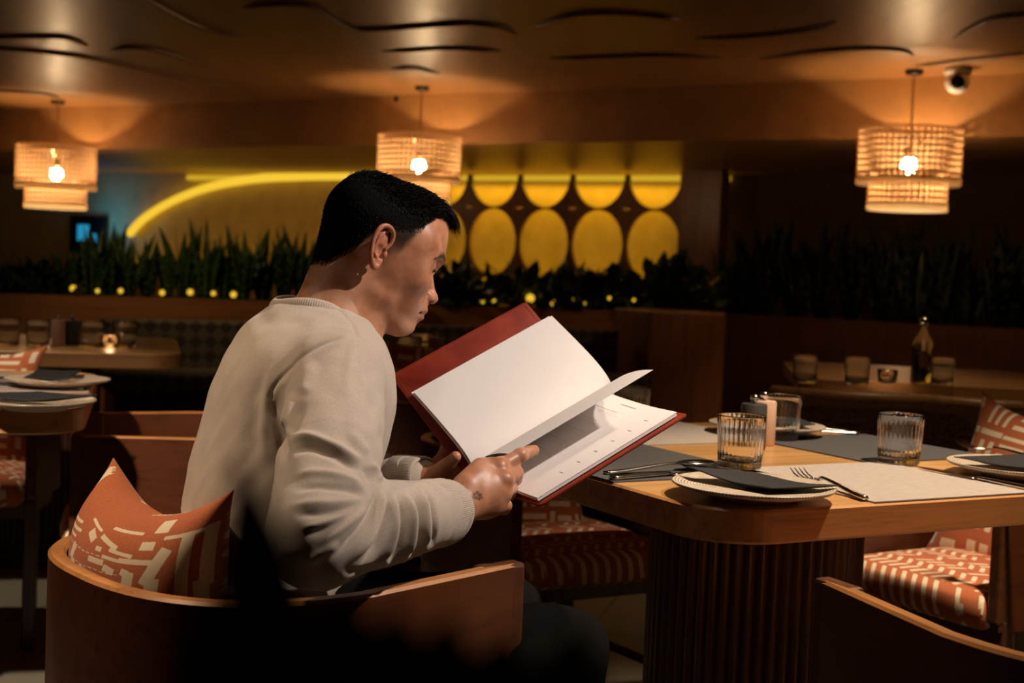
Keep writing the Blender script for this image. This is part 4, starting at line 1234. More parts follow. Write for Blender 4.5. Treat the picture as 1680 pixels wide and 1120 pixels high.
isarm = np.clip(1 - (np.minimum(du, df_) - .072) / .015, 0, 1) * np.clip(((P @ W22) - (SHR @ W22) + .085) / .03, 0, 1)
# folds that fan out of the crook of the elbow
K = A3(622, 818, 1.70)
d = P - K; th = np.arctan2(d[:, 2], d[:, 0]); th = np.where(th < 0, th + 2 * PI, th); rr = np.hypot(d[:, 0], d[:, 2])
nz = snoise(P, 9, 21)
disp = np.zeros(len(P))
# left sleeve the same way, looser torso folds, cloth unevenness
tl, dl = seg(P, ELL, WRL); isl = np.clip(1 - (dl - .07) / .02, 0, 1) * np.clip(tl / .2, 0, 1)
axl = (WRL - ELL) / np.linalg.norm(WRL - ELL)
disp += isl * ridge(((P - ELL) @ axl + .4 * P[:, 2]) / .038 + .5 * snoise(P, 11, 29)) * .004 * np.clip((1.0 - tl) / .1, 0, 1)
body_w = 1 - np.clip(isarm + isl, 0, 1)
disp += body_w * (.0035 * snoise(P, 3.2, 24) + .0018 * snoise(P * np.array([1.5, 1.5, .6]), 7, 26))
disp += body_w * .006 * ridge(((P - v3(-.35, 1.9, .6)) @ v3(.35, -.2, .9)) / .075 + .5 * snoise(P, 5, 27)) * np.clip((.74 - P[:, 2]) / .1, 0, 1)
disp += .0011 * snoise(P, 26, 28)
# armhole and raglan seams as stitched grooves
def seam(pts, D):
    c = np.array([A3(x_, y_, dd) for (x_, y_), dd in zip(pts, D)]); best = np.full(len(P), 9.0)
    for i in range(len(c) - 1):
        t_, q_ = seg(P, c[i], c[i + 1]); best = np.minimum(best, q_)
    return best
# camera-facing points only, measured along the view so the line lies on the cloth
pv = P - np.array([0, 0, HC]); zz_ = pv @ np.array(CF[:]); sx = 840 + FPX * (pv @ np.array(CR[:])) / zz_; sy = 560 - FPX * (pv @ np.array(CU[:])) / zz_
near_side = np.clip(((P - v3(-.29, 1.93, 0)) @ W22 - .01) / .03, 0, 1)
def groove(pts, w, dep):
    c = bspline(pts, 6); best = np.full(len(P), 99.0)
    for i in range(len(c) - 1):
        a_, b_ = np.array(c[i]), np.array(c[i + 1]); ab = b_ - a_
        t_ = np.clip(((sx - a_[0]) * ab[0] + (sy - a_[1]) * ab[1]) / (ab @ ab), 0, 1)
        best = np.minimum(best, np.hypot(sx - a_[0] - t_ * ab[0], sy - a_[1] - t_ * ab[1]))
    return -dep * np.exp(-(best / w) ** 2) * near_side
arm_m = np.clip(1.35 - (np.minimum(du, df_) - .066) / .02, 0, 1) * near_side
def stroke(pts, w, amp, mask, taper=.22):
    c = np.array(bspline([(x_, y_, 0) for x_, y_ in pts], 6))[:, :2]; n = len(c) - 1; best = np.full(len(P), 1e9); bt = np.zeros(len(P))
    for i in range(n):
        a_, ab = c[i], c[i + 1] - c[i]
        t_ = np.clip(((sx - a_[0]) * ab[0] + (sy - a_[1]) * ab[1]) / (ab @ ab), 0, 1)
        q_ = (sx - a_[0] - t_ * ab[0]) ** 2 + (sy - a_[1] - t_ * ab[1]) ** 2
        m_ = q_ < best; best[m_] = q_[m_]; bt[m_] = ((i + t_) / n)[m_]
    return amp * np.exp(-best / w ** 2) * (lambda q: q * q * (3 - 2 * q))(np.clip(np.minimum(bt, 1 - bt) / max(taper, .3) if taper > .15 else np.minimum(bt, 1 - bt) / taper, 0, 1)) * mask
STR = [  # folds of the cloth: path, width, height (mm)
    ([(446, 640), (449, 680), (462, 723), (468, 770)], 8.00, -9.00, 0), ([(482, 640), (472, 676), (463, 700)], 6.44, 4.70, 1), ([(497, 655), (482, 690), (474, 712)], 7.36, -5.36, 1),
    ([(438, 585), (424, 640), (417, 684), (414, 730), (418, 790)], 15.00, -6.50, 2), ([(446, 590), (437, 640), (434, 690), (436, 760)], 9.00, 3.90, 2),
    ([(466, 728), (502, 716), (537, 727), (576, 747), (600, 762)], 7.36, 6.71, 1), ([(472, 748), (505, 734), (540, 744), (572, 760), (596, 774)], 6.44, -6.04, 1),
    ([(594, 764), (604, 780), (612, 792)], 5.52, -3.46, 1), ([(604, 756), (617, 774), (622, 795)], 5.52, 6.04, 1), ([(566, 700), (590, 730), (606, 745)], 8.28, 3.35, 1), ([(622, 690), (628, 740), (625, 790)], 5.52, -4.01, 1),
    ([(478, 786), (520, 776), (570, 785), (605, 806)], 7.36, 5.36, 1), ([(476, 805), (520, 797), (570, 803), (608, 815)], 5.52, -5.36, 1),
    ([(470, 831), (515, 826), (558, 824), (605, 818)], 7.08, 3.74, 1), ([(480, 848), (520, 843), (558, 836), (602, 823)], 6.07, -3.74, 1),
    ([(486, 868), (525, 860), (562, 848), (604, 825)], 6.07, 3.32, 1), ([(498, 884), (549, 858), (598, 828)], 6.07, -3.74, 1),
    ([(520, 898), (572, 859), (607, 828)], 6.07, 3.74, 1), 
    
    ([(560, 940), (600, 935), (640, 925)], 6.44, -4.01, 1), ([(500, 930), (530, 905), (560, 890)], 8.28, 4.01, 1),
    ([(566, 551), (520, 568), (480, 598), (452, 632), (443, 660)], 3.00, -3.20, 3), ([(570, 560), (526, 577), (488, 606), (461, 638)], 5.00, 1.80, 3),
    ([(541, 492), (558, 512), (574, 530), (588, 552)], 2.40, -2.40, 3), ([(578, 555), (574, 600), (570, 660)], 9.20, 2.14, 1), ([(600, 575), (612, 640), (608, 690)], 8.28, -2.68, 1), ([(520, 590), (500, 625), (500, 650)], 11.04, 3.35, 1),
    ([(536, 925), (590, 872), (612, 832), (620, 800)], 6.05, -8.71, 1),
    ([(562, 935), (606, 880), (624, 836), (628, 800)], 6.05, 8.71, 1),
    ([(588, 938), (620, 888), (632, 842), (634, 800)], 5.06, -8.71, 1),
    ([(612, 940), (640, 890), (646, 842), (642, 800)], 6.05, 8.71, 1),
    ([(634, 935), (656, 890), (660, 846), (652, 800)], 5.06, -9.13, 1),
    ([(656, 928), (674, 886), (675, 844), (662, 798)], 5.72, 8.71, 1),
    ([(676, 920), (688, 882), (688, 842), (674, 798)], 4.84, -8.71, 1),
    ([(694, 908), (700, 872), (699, 836), (686, 796)], 5.28, 7.47, 1),
    ([(708, 900), (711, 866), (708, 830), (696, 790)], 4.18, -6.63, 1)]
tors_m = near_side * np.clip((np.minimum(du, df_) - .058) / .02, 0, 1)
for pts_, w_, amp_, k_ in STR:
    disp += stroke(pts_, w_, amp_ * .001, (near_side, arm_m, tors_m, near_side)[k_], .10 if k_ == 3 else .22)
Vs_ = Vs_ + Ns_ * disp[:, None]
Vs_ = smooth(Vs_, Fs_, 1, .12)
def sweat_mat():
    m, nt, b, o = nmat('heather grey jersey')
    t = N(nt, 'ShaderNodeTexCoord')
    mp = N(nt, 'ShaderNodeMapping'); mp.inputs['Scale'].default_value = (1500, 1500, 3400); nt.links.new(t.outputs['Object'], mp.inputs['Vector'])
    n = N(nt, 'ShaderNodeTexNoise'); n.inputs['Scale'].default_value = .5; n.inputs['Detail'].default_value = 4; nt.links.new(mp.outputs[0], n.inputs['Vector'])
    nt.links.new(ramp(nt, n.outputs[0], [(.32, (.37, .305, .25)), (.66, (.53, .445, .37))]), b.inputs['Base Color'])
    b.inputs['Roughness'].default_value = .92; b.inputs['Specular IOR Level'].default_value = .15; b.inputs['Sheen Weight'].default_value = .25; b.inputs['Sheen Roughness'].default_value = .5
    bump(nt, b, n.outputs[0], .4, .0003)
    return m
M['jersey'] = sweat_mat()
def rib_ring(name, pts, r_, mat, parent, nr=200, amp=.0007, n=12, flat=1.8, up=None):
    """ribbed band: closed tube along pts, ridges across it"""
    c = [np.array(p) for p in pts]; m_ = len(c); V = []; F = []
    for i in range(m_):
        t_ = c[(i + 1) % m_] - c[i - 1]; t_ = t_ / np.linalg.norm(t_)
        o_ = up[i] - t_ * (up[i] @ t_); o_ /= np.linalg.norm(o_); s_ = np.cross(t_, o_)
        a_ = amp * (1 if i % 4 < 2 else -1)
        for k in range(n):
            an = 2 * PI * k / n; V.append(c[i] + o_ * (r_ * flat * math.cos(an)) + s_ * ((r_ + a_) * math.sin(an)))
    for i in range(m_):
        for k in range(n): F.append((i * n + k, i * n + (k + 1) % n, ((i + 1) % m_) * n + (k + 1) % n, ((i + 1) % m_) * n + k))
    return link(name, mesh_from(name, V, F), mat, parent)
# trousers
KNR, KNL = HIP + U22 * .44 + W22 * .11 + v3(0, 0, -.005), HIP + U22 * .44 - W22 * .11 + v3(0, 0, -.005)
ANR, ANL = KNR + v3(-.02, 0, -.43), KNL + v3(-.02, 0, -.43)
tp = [EL(HIP + v3(0, 0, .0), (.125, .172, .10), .04, M=BM)]
for k_, a_, s_ in ((KNR, ANR, 1), (KNL, ANL, -1)):
    tp += [CHN([HIP + W22 * .09 * s_ - ZZ * .01, k_, a_], [.100, .070, .050], .03)]
Vt, Ft = sdf_mesh(tp, .006)
Vt = smooth(Vt, Ft, 2, .5); Nt = vnormals(Vt, Ft); Vt = Vt + Nt * (.004 * snoise(Vt, 7, 41))[:, None]
M['trousers'] = weave('dark trousers', (.007, .0065, .006), .9, 500)
M['trousers'].node_tree.nodes['Principled BSDF'].inputs['Specular IOR Level'].default_value = .03
M['shoe'] = plain('dark shoe', (.03, .025, .022), .5)
def shoe(an):
    q = [CHN([an + v3(0, 0, -.035), an + U22 * .10 + v3(0, 0, -.055), an + U22 * .19 + v3(0, 0, -.060)], [.046, .043, .034], .02)]
    V, F = sdf_mesh(q, .004); V[:, 2] = np.maximum(V[:, 2], .002); return V, F
# ------------------------------------------------------------------ assemble the man
Vw, Fw = to_world(Vh), Fh
Vall, Fall = join((Vw, Fw), (Vb, Fb))
person = link('person', mesh_np('person', Vall, Fall), M['skin'])
tag(person, 'man in a heather grey sweatshirt sitting and reading an open red menu', 'person')
pb = Vb - np.array([0, 0, HC]); zb_ = pb @ np.array(CF[:]); bx = 840 + FPX * (pb @ np.array(CR[:])) / zb_; by = 560 - FPX * (pb @ np.array(CU[:])) / zb_
tat = np.zeros(len(Vb))
for (x_, y_, r_) in ((778, 811, 2.4), (783, 808, 2.2), (787, 812, 2.6), (781, 816, 2.2), (786, 818, 2.0), (776, 816, 1.6), (790, 816, 1.5)):
    tat = np.maximum(tat, np.clip(1.5 - np.hypot(bx - x_, by - y_) / (r_ * 1.35), 0, 1) * (zb_ < 1.86) * (zb_ > 1.70) * .85)
for nm, val in (('stub', np.concatenate([stub, tat])), ('lip', np.concatenate([lip, np.zeros(len(Vb))]))):
    at = person.data.attributes.new(nm, 'FLOAT', 'POINT'); at.data.foreach_set('value', val.astype(np.float32))
ho = link('hair', mesh_np('hair', to_world(HAIR[0]), HAIR[1]), [M['hair'], M['hair_base']], person)
ho['label'] = 'short black hair faded at the sides'
ho.data.polygons.foreach_set('material_index', np.array([1] * NSHELL + [0] * (len(ho.data.polygons) - NSHELL), dtype=np.int32))
for s in (1, -1):
    MB().lathe([(.0107 * math.sin(i * PI / 12), .0107 * math.cos(i * PI / 12)) for i in range(13)], 20, c=to_world(v3(.0848, .031 * s, .0095)[None])[0], cap=False).build('eye', M['eye'], person, smooth=True)
    m = MB(); m.tube([to_world(v3(.0848 + .0136 * math.cos(R(a_)), s * (.031 + .0142 * math.sin(R(a_))), .0098 - .0026 * math.cos(R(a_ * 1.1)))[None])[0] for a_ in range(-62, 58, 8)], [.0004] + [.0011] * 13 + [.0004], 6)
    m.build('eyelash', M['lash'], person, smooth=True)
sw = link('sweatshirt', mesh_np('sweatshirt', Vs_, Fs_), M['jersey'], person)
cp = []; upv = []
cc_ = v3(-.277, 1.960, .992)
for i in range(520):
    a_ = 2 * PI * i / 520; c_, s_ = math.cos(a_), math.sin(a_)
    rf = .074 if c_ > 0 else .066
    p = cc_ + U22 * (rf * c_) + W22 * (.072 * s_) + v3(0, 0, (-.034 if c_ > 0 else -.024) * c_ + .022 * s_ * s_ - .004)
    cp.append(p); upv.append(v3(0, 0, 1) - (U22 * c_ + W22 * s_) * .55)
rib_ring('collar', cp,   .0034, M['jersey'], sw, flat=2.8, up=upv, amp=.00035)
for w_, e_ in ((WRR, ELR), (WRL, ELL)):
    ax_ = (w_ - e_) / np.linalg.norm(w_ - e_); s1 = np.cross(ax_, ZZ); s1 /= np.linalg.norm(s1); s2_ = np.cross(s1, ax_)
    n_rib = 0
    prof = [(-.052, .0425), (-.047, .0445), (-.030, .0440), (-.012, .0428), (-.002, .0415), (.003, .0395), (.0025, .0370), (-.004, .0345), (-.02, .033)]
    V = []; F = []; n = 440
    for x_, r_ in prof:
        for k in range(n):
            a_ = 2 * PI * k / n; rr_ = r_ + (.00035 if k % 4 < 2 else -.00035) + .0012 * math.sin(3 * a_ + x_ * 60)
            V.append(w_ + ax_ * (x_ + .008) + (s1 * math.cos(a_) + s2_ * math.sin(a_)) * rr_)
    for i in range(len(prof) - 1):
        for k in range(n): F.append((i * n + k, (i + 1) * n + k, (i + 1) * n + (k + 1) % n, i * n + (k + 1) % n))
    link('cuff', mesh_from('cuff', V, F), M['jersey'], sw)
link('trousers', mesh_np('trousers', Vt, Ft), M['trousers'], person)
for an in (ANR, ANL): link('shoe', mesh_np('shoe', *shoe(an)), M['shoe'], person)
# ------------------------------------------------------------------ the open menu
MS = v3(-.05208, 2.02833, .75508); MHD = v3(.79001155, .40328866, .46177918); MSIDE = v3(.45466851, -.89066073, 0); MN = v3(-.41128858, -.20995645, .88699492)
MW, MH = .2215, .2615
def rot2(a_): return math.cos(a_) * MSIDE + math.sin(a_) * MN, -math.sin(a_) * MSIDE + math.cos(a_) * MN
MR, MRN = rot2(R(1.6)); ml_a = R(180 - 49.2); ML, mln = rot2(ml_a); MLN = -mln
menu = bpy.data.objects.new("menu", None); C.objects.link(menu); menu.location = tuple(MS)
tag(menu, "open red leather menu in the hands of the seated man", "menu")
def mp(h, a_, n_, A_, B_): return MHD * h + A_ * a_ + B_ * n_
def cover(name, A_, B_, x0):
    m = MB(); t_ = .0035
    poly = rrect(x0, MW, 0, MH, .006, 4); n = len(poly); v = []; f = []
    for z_, ins in ((-t_, .0008), (-t_ * .6, 0), (-.0006, 0), (0, .0008)):
        for (a_, h_) in poly:
            aa = a_ + (ins if a_ < (x0 + MW) / 2 else -ins); hh = h_ + (ins if h_ < MH / 2 else -ins)
            v.append(mp(hh, aa, z_, A_, B_))
    f.append(tuple(range(n - 1, -1, -1)))
    for i in range(3):
        for k in range(n): f.append((i * n + k, i * n + (k + 1) % n, (i + 1) * n + (k + 1) % n, (i + 1) * n + k))
    f.append(tuple(range(3 * n, 4 * n)))
    c = m.add(v, f).build(name, M['red_leather'], menu, auto=40)
    # stitching along the edge
    st = MB(); e_ = .006
    path = [(x0 + .01, e_), (MW - e_, e_), (MW - e_, MH - e_), (x0 + .01, MH - e_)]
    for (a0, h0), (a1, h1) in zip(path, path[1:]):
        L = math.hypot(a1 - a0, h1 - h0); k = int(L / .0052)
        for i in range(k):
            q0, q1 = (i + .15) / k, (i + .8) / k
            st.tube([mp(h0 + (h1 - h0) * q, a0 + (a1 - a0) * q, .0003, A_, B_) for q in (q0, q1)], .0005, 5, up=Vector(B_))
    st.build('stitching', M['stitch'], c)
    return c
M['stitch'] = plain('rust thread', (.30, .07, .03), .7)
M['paper'] = plain('cream paper', (.80, .755, .74), .75, 0, .015, 14, .2)
M['print'] = plain('grey print', (.56, .52, .52), .8)
cover('front_cover', ML, MLN, .004); cover('back_cover', MR, MRN, .004)
m = MB(); m.tube([tuple(mp(h_, 0, -.003, MR, MN)) for h_ in np.linspace(0, MH, 12)], .0052, 10); m.build('spine', M['red_leather'], menu, smooth=True)
def page_block(name, prof, h0, h1, A_, B_, th, skew=0.0, mat='paper', buckle=0.0):
    c = bspline(prof, 8); n = len(c); V = []; F = []; nh = 24
    nrm_ = []
    for i in range(n):
        t_ = np.array(c[min(n - 1, i + 1)]) - np.array(c[max(0, i - 1)]); t_ /= np.linalg.norm(t_); nrm_.append((-t_[1], t_[0]))
    for lay_ in (0, 1):
        for j in range(nh + 1):
            w_ = j / nh
            for i in range(n):
                u_ = i / (n - 1)
                bk = buckle * (math.sin(PI * w_ * 1.3 + 2.2 * u_) * math.sin(PI * u_) * .6 + .35 * math.sin(5 * w_ + 6 * u_) * math.sin(PI * u_))
                a_ = c[i][0] - nrm_[i][0] * th * lay_; z_ = c[i][1] - nrm_[i][1] * th * lay_ + bk
                V.append(mp(h0 + (h1 - h0) * w_ + skew * u_, a_, z_, A_, B_))
    m_ = (nh + 1) * n
    for lay_ in (0, 1):
        for j in range(nh):
            for i in range(n - 1):
                q = [lay_ * m_ + j * n + i, lay_ * m_ + j * n + i + 1, lay_ * m_ + (j + 1) * n + i + 1, lay_ * m_ + (j + 1) * n + i]
                F.append(q if lay_ == 0 else q[::-1])
    ed = [(0, i) for i in range(n)] + [(j, n - 1) for j in range(1, nh + 1)] + [(nh, i) for i in range(n - 2, -1, -1)] + [(j, 0) for j in range(nh - 1, 0, -1)]
    for k in range(len(ed)):
        a_, b_ = ed[k], ed[(k + 1) % len(ed)]; ia, ib = a_[0] * n + a_[1], b_[0] * n + b_[1]
        F.append([ia, m_ + ia, m_ + ib, ib])
    me = mesh_from(name, V, F); me.set_sharp_from_angle(angle=R(50))
    return link(name, me, M[mat], menu)
LP = [(0, .003), (.006, .020), (.024, .033), (.055, .036), (.10, .031), (.140, .024), (.168, .018)]
page_block('page', LP, .008, .272, ML, MLN, .0003, 0, buckle=.004)
page_block('page', [(a_ * 1.0, n_ - .0030) for a_, n_ in LP[:-1]] + [(.172, .013)], .006, .270, ML, MLN, .0022)
RP = [(0, .003), (.008, .018), (.030, .022), (.075, .0165), (.14, .0100), (.2120, .0068)]
page_block('page', RP, .005, .252, MR, MRN, .0003)
page_block('page', [(a_, n_ - .0012) for a_, n_ in RP], .0045, .250, MR, MRN, .0035)
page_block('page', [(0, .004), (.009, .022), (.040, .038), (.085, .052), (.130, .061), (.168, .0645)], .013, .266, MR, MRN, .0003, 0)
# printed lines on the right page, laid on its curve
rc = bspline(RP, 8); rx = [q[0] for q in rc]; rz = [q[1] for q in rc]
def pline(m, a0, a1, h_, w_):
    v = []; f = []; n = 8
    for i in range(n + 1):
        a_ = a0 + (a1 - a0) * i / n; z_ = float(np.interp(a_, rx, rz)) + .0005
        v += [mp(h_ - w_, a_, z_, MR, MRN), mp(h_ + w_, a_, z_, MR, MRN)]
    for i in range(n): f.append((2 * i, 2 * i + 2, 2 * i + 3, 2 * i + 1))
    m.add(v, f)
m = MB(); rg = np.random.default_rng(4)
for k in range(7):
    hh = .218 - k * .0305
    pline(m, .045, .045 + rg.uniform(.045, .06), hh, .0004)
    for q in range(2): pline(m, .045, .045 + rg.uniform(.04, .075), hh - .0055 - .004 * q, .00022)
    if k < 6: pline(m, .176, .185, hh, .0007)
pline(m, .085, .125, .238, .0007)
m.build('printed_text', M['print'], menu)
# ------------------------------------------------------------------ planters and plants behind
def line_pt(px, c0, sl):                       # y = c0 + sl x met by the view of column px
    t = (px - 840) / FPX; y = c0 / (1 - sl * t); return Vector((t * y, y, 0))
def planter(name, a, b, depth, h, mat, label):
    d = (b - a); L = d.length; an = math.atan2(d.y, d.x)
    t = thing(name, label, 'planter', (a + b) / 2, an)
    m = MB(); w = .03
    m.box((0, -depth / 2 + w / 2, h / 2), (L, w, h)); m.box((0, depth / 2 - w / 2, h / 2), (L, w, h)); m.box((-L / 2 + w / 2, 0, h / 2), (w, depth - 2 * w, h)); m.box((L / 2 - w / 2, 0, h / 2), (w, depth - 2 * w, h))
    m.build('box', mat, t)
    MB().box((0, 0, h - .05), (L - 2 * w, depth - 2 * w, .04)).build('soil', M['soil'], t)
    return t, an
PA, PB = line_pt(-80, 10.16, .454), line_pt(1112, 10.16, .454)
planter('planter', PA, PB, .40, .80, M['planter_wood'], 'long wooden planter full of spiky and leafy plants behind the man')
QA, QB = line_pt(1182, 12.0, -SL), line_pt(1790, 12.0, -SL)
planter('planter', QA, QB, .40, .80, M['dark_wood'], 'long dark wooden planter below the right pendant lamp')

def blade(m, base, dirv, L, w, bend, rng, n=7):
    side = dirv.cross(Vector((rng.uniform(-1, 1), rng.uniform(-1, 1), .1)));
    if side.length < 1e-3: side = Vector((1, 0, 0))
    side.normalize(); out = side.cross(dirv).normalized(); v = []; f = []
    for i in range(n + 1):
        u = i / n; ww = w * (math.sin(PI * min(1, u * .78 + .16)) ** .7) * (1 - u ** 6) + .0004
        c = base + dirv * (L * u) + out * (bend * L * u * u); tw = .5 * u
        s2 = side * math.cos(tw) + out * math.sin(tw)
        nn = s2.cross(dirv)
        v += [c - s2 * ww, c + nn * ww * .25, c + s2 * ww, c + nn * (ww * .25 + .0025)]
    for i in range(n):
        for k in range(4): f.append((i * 4 + k, i * 4 + (k + 1) % 4, (i + 1) * 4 + (k + 1) % 4, (i + 1) * 4 + k))
    f.append((3, 2, 1, 0)); f.append(tuple(n * 4 + k for k in range(4))); m.add(v, f)
def snake_mesh(seed):
    rng = random.Random(seed); m = MB()
    for k in range(12):
        a_ = rng.uniform(0, 2 * PI); tilt = rng.uniform(.02, .32)
        d = Vector((math.cos(a_) * tilt, math.sin(a_) * tilt, 1)).normalized()
        blade(m, Vector((math.cos(a_) * .03, math.sin(a_) * .03, 0)), d, rng.uniform(.6, 1.0) if k else 1.0, rng.uniform(.045, .07), rng.uniform(-.1, .15), rng)
    return mesh_from('snake_plant', m.v, m.f)
def bush_mesh(seed):
    rng = random.Random(seed); m = MB()
    for k in range(46):
        a_ = rng.uniform(0, 2 * PI); el = rng.uniform(.1, 1.45)
        d = Vector((math.cos(a_) * math.cos(el), math.sin(a_) * math.cos(el), math.sin(el)))
        st = d * rng.uniform(.1, .62); st.z = abs(st.z) + .05
        d2 = (d + Vector((rng.uniform(-.5, .5), rng.uniform(-.5, .5), rng.uniform(-.5, .3)))).normalized()
        blade(m, st, d2, rng.uniform(.28, .48), rng.uniform(.07, .12), rng.uniform(-.3, .3), rng, 5)
        if k % 3 == 0: m.tube([(0, 0, 0), st * .5, st], .012, 5)
    return mesh_from('leafy_plant', m.v, m.f)
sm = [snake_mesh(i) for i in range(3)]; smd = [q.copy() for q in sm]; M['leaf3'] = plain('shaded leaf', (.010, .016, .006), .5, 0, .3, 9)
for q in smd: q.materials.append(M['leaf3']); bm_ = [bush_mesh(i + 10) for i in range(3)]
for q in sm: q.materials.append(M['leaf'])
for q in bm_: q.materials.append(M['leaf2'])
ORD = 'first second third fourth fifth sixth seventh eighth ninth tenth eleventh twelfth thirteenth fourteenth'.split()
def plant(name, mesh, base, h, label, group, wid=1.0, rz=0):
    o = link(name, mesh); o.location = base; o.scale = (h * wid, h * wid, h); o.rotation_euler = (0, 0, rz)
    return tag(o, label, 'plant', group)
i = 0; n_ = 0
for px, top in ((112, 400), (148, 362), (176, 360), (206, 374), (240, 386), (272, 396), (300, 365), (332, 350), (366, 376), (396, 362), (430, 370), (464, 368), (492, 362), (522, 398)):
    b = line_pt(px, 10.16 - (.06 if i % 2 else -.05), .454); b.z = .775
    top_z = AT(px, top, b.y).z
    plant('snake_plant', sm[i % 3], b, top_z - .775, ORD[n_] + ' spiky plant from the left in the long planter left of the man', 'spiky plants left of the man', 1.15, i * 1.1); i += 1; n_ += 1
n_ = 0
for px, top in ((10, 418), (50, 412), (88, 420)):
    b = line_pt(px, 10.16, .454); b.z = .775
    plant('leafy_plant', bm_[i % 3], b, AT(px, top, b.y).z - .76, ORD[n_] + ' low leafy plant from the left frame edge in the long planter', 'leafy plants at far left', 1.0, i * .9); i += 1; n_ += 1
n_ = 0
for px, top in ((560, 420), (605, 425), (650, 418), (695, 425), (735, 424), (772, 432), (806, 452), (842, 430), (880, 448), (918, 440), (946, 428), (984, 448), (1014, 436), (1052, 446), (1084, 416), (1106, 428)):
    b = line_pt(px, 10.16 - (.05 if i % 2 else -.04), .454); b.z = .775
    plant('leafy_plant', bm_[i % 3], b, (AT(px, top, b.y).z - .76) * 1.13, 'leafy plant in the long planter hidden behind the head of the man' if px < 700 else ORD[n_] + ' bushy plant right of the face of the man, before the oval screen', 'leafy plants behind the head' if px < 700 else 'leafy plants before the oval screen', 1.1, i * .9); i += 1; n_ += px >= 700
n_ = 0
for px, top in ((1200, 400), (1222, 366), (1252, 350), (1300, 368), (1346, 346), (1398, 362), (1450, 350), (1494, 340), (1534, 356), (1584, 372), (1640, 346), (1676, 360)):
    b = line_pt(px, 12.0, -SL); b.z = .775
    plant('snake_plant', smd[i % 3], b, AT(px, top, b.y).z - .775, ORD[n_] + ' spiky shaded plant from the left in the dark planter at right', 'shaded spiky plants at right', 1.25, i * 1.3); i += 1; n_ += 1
M['uplight'] = emit('yellow uplight', (1.0, .60, .04), .9)
for k, (px, py, r_) in enumerate([(120, 473, 1), (160, 477, .7), (198, 477, .8), (266, 480, .9), (312, 479, 1), (350, 481, .8), (383, 483, 1), (775, 492, .8), (792, 494, .8), (811, 494, .7), (870, 489, 1.5), (908, 497, 1), (944, 490, .9), (958, 497, .7), (1000, 489, .7), (1040, 492, .6)]):
    q = line_pt(px, 9.99, .454); p = AT(px, py, q.y)
    u_ = thing('planter_uplight', ORD[k if k < 7 else k - 7] + (' small yellow light from the left at the foot of the spiky plants' if k < 7 else ' small yellow light right of the face of the man in the planter'), 'light', (p.x, p.y, .77), 0, 'yellow lights in the long planter')
    MB().lathe([(0, 0), (.012, 0), (.012, p.z - .79), (0, p.z - .79)], 10, cap=False).build('stake', M['black_metal'], u_)
    rr_ = .021 * r_
    MB().lathe([(rr_ * math.sin(j * PI / 8), rr_ * math.cos(j * PI / 8)) for j in range(9)], 12, c=(0, 0, p.z - .77), cap=False).build('glowing_globe', M['uplight'], u_, smooth=True)

# ------------------------------------------------------------------ banquette and divider
def diamond():
    m, nt, b, o = nmat('diamond weave fabric')
    t = N(nt, 'ShaderNodeTexCoord'); mp_ = N(nt, 'ShaderNodeMapping'); mp_.inputs['Rotation'].default_value = (0, R(45), 0); mp_.inputs['Scale'].default_value = (16, 16, 16)
    nt.links.new(t.outputs['Object'], mp_.inputs['Vector'])
    ck = N(nt, 'ShaderNodeTexChecker'); ck.inputs['Scale'].default_value = 1.0; ck.inputs['Color1'].default_value = (.13, .105, .075, 1); ck.inputs['Color2'].default_value = (.05, .04, .03, 1)
    nt.links.new(mp_.outputs[0], ck.inputs['Vector']); nt.links.new(ck.outputs[0], b.inputs['Base Color']); b.inputs['Roughness'].default_value = .9
    return m
M['diamond'] = diamond()
a, b = line_pt(170, 8.75, .454), line_pt(1034, 8.75, .454); d = b - a; L = d.length; an = math.atan2(d.y, d.x)
bq = thing('banquette', 'long dark banquette with diamond woven backrest in front of the planter', 'bench', (a + b) / 2, an)
MB().box((0, .20, .52), (L, .10, .36), bev=.02).build('backrest', M['diamond'], bq)
MB().box((0, -.08, .36), (L, .52, .12), bev=.03).build('seat', M['diamond'], bq)
MB().box((0, -.03, .15), (L - .06, .40, .30)).build('plinth', M['dark_wood'], bq)
a, b = line_pt(1036, 8.80, .454), line_pt(1160, 8.80, .454); d = b - a
MBd = MB().box((0, 0, .42), (d.length, .5, .84), bev=.008)
tag(MBd.build('divider', M['bg_wood'], loc=(a + b) / 2 + Vector((0, .1, 0)), rot=(0, 0, math.atan2(d.y, d.x))), 'waist high brown wooden divider at the right end of the banquette', 'divider')

# ------------------------------------------------------------------ other tables
def on_table(c, ang_, x, y, z=.7505): return Vector((c.x + x * math.cos(ang_) - y * math.sin(ang_), c.y + x * math.sin(ang_) + y * math.cos(ang_), z))
T2, A2 = Vector((-1.445, 3.14, 0)), R(15)
place(table, 1, T2, A2, 'square oak table cut by the left edge of the frame')
T3, A3_ = Vector((-1.66, 4.86, 0)), R(15)
place(table, 1, T3, A3_, 'dark table with glasses farther back at left')
T4, A4 = Vector((-.34, 5.15, 0)), R(20)
place(table, 1, T4, A4, 'table behind the man, mostly hidden by him and the menu')
T5, A5 = Vector((1.50, 5.05, 0)), R(-8)
place(table, 1, T5, A5, 'dark table with a candle farther back at right')
def tmat(c, ang_, x0, x1, y0, y1, mat, label, group): 
    return slab_mat('placemat', x0, x1, y0, y1, mat, label, group, org=lambda p, q, z: on_table(c, ang_, p, q, z), ang_=ang_)
tmat(T2, A2, .02, .46, -.10, .34, M['mat_grey'], 'grey placemat on the table at the left edge', 'placemats on the left table')
pl1 = ATZ(58, 657, .768); pl1.z = .7505
pl2 = ATZ(95, 624, .768); pl2.z = .7525
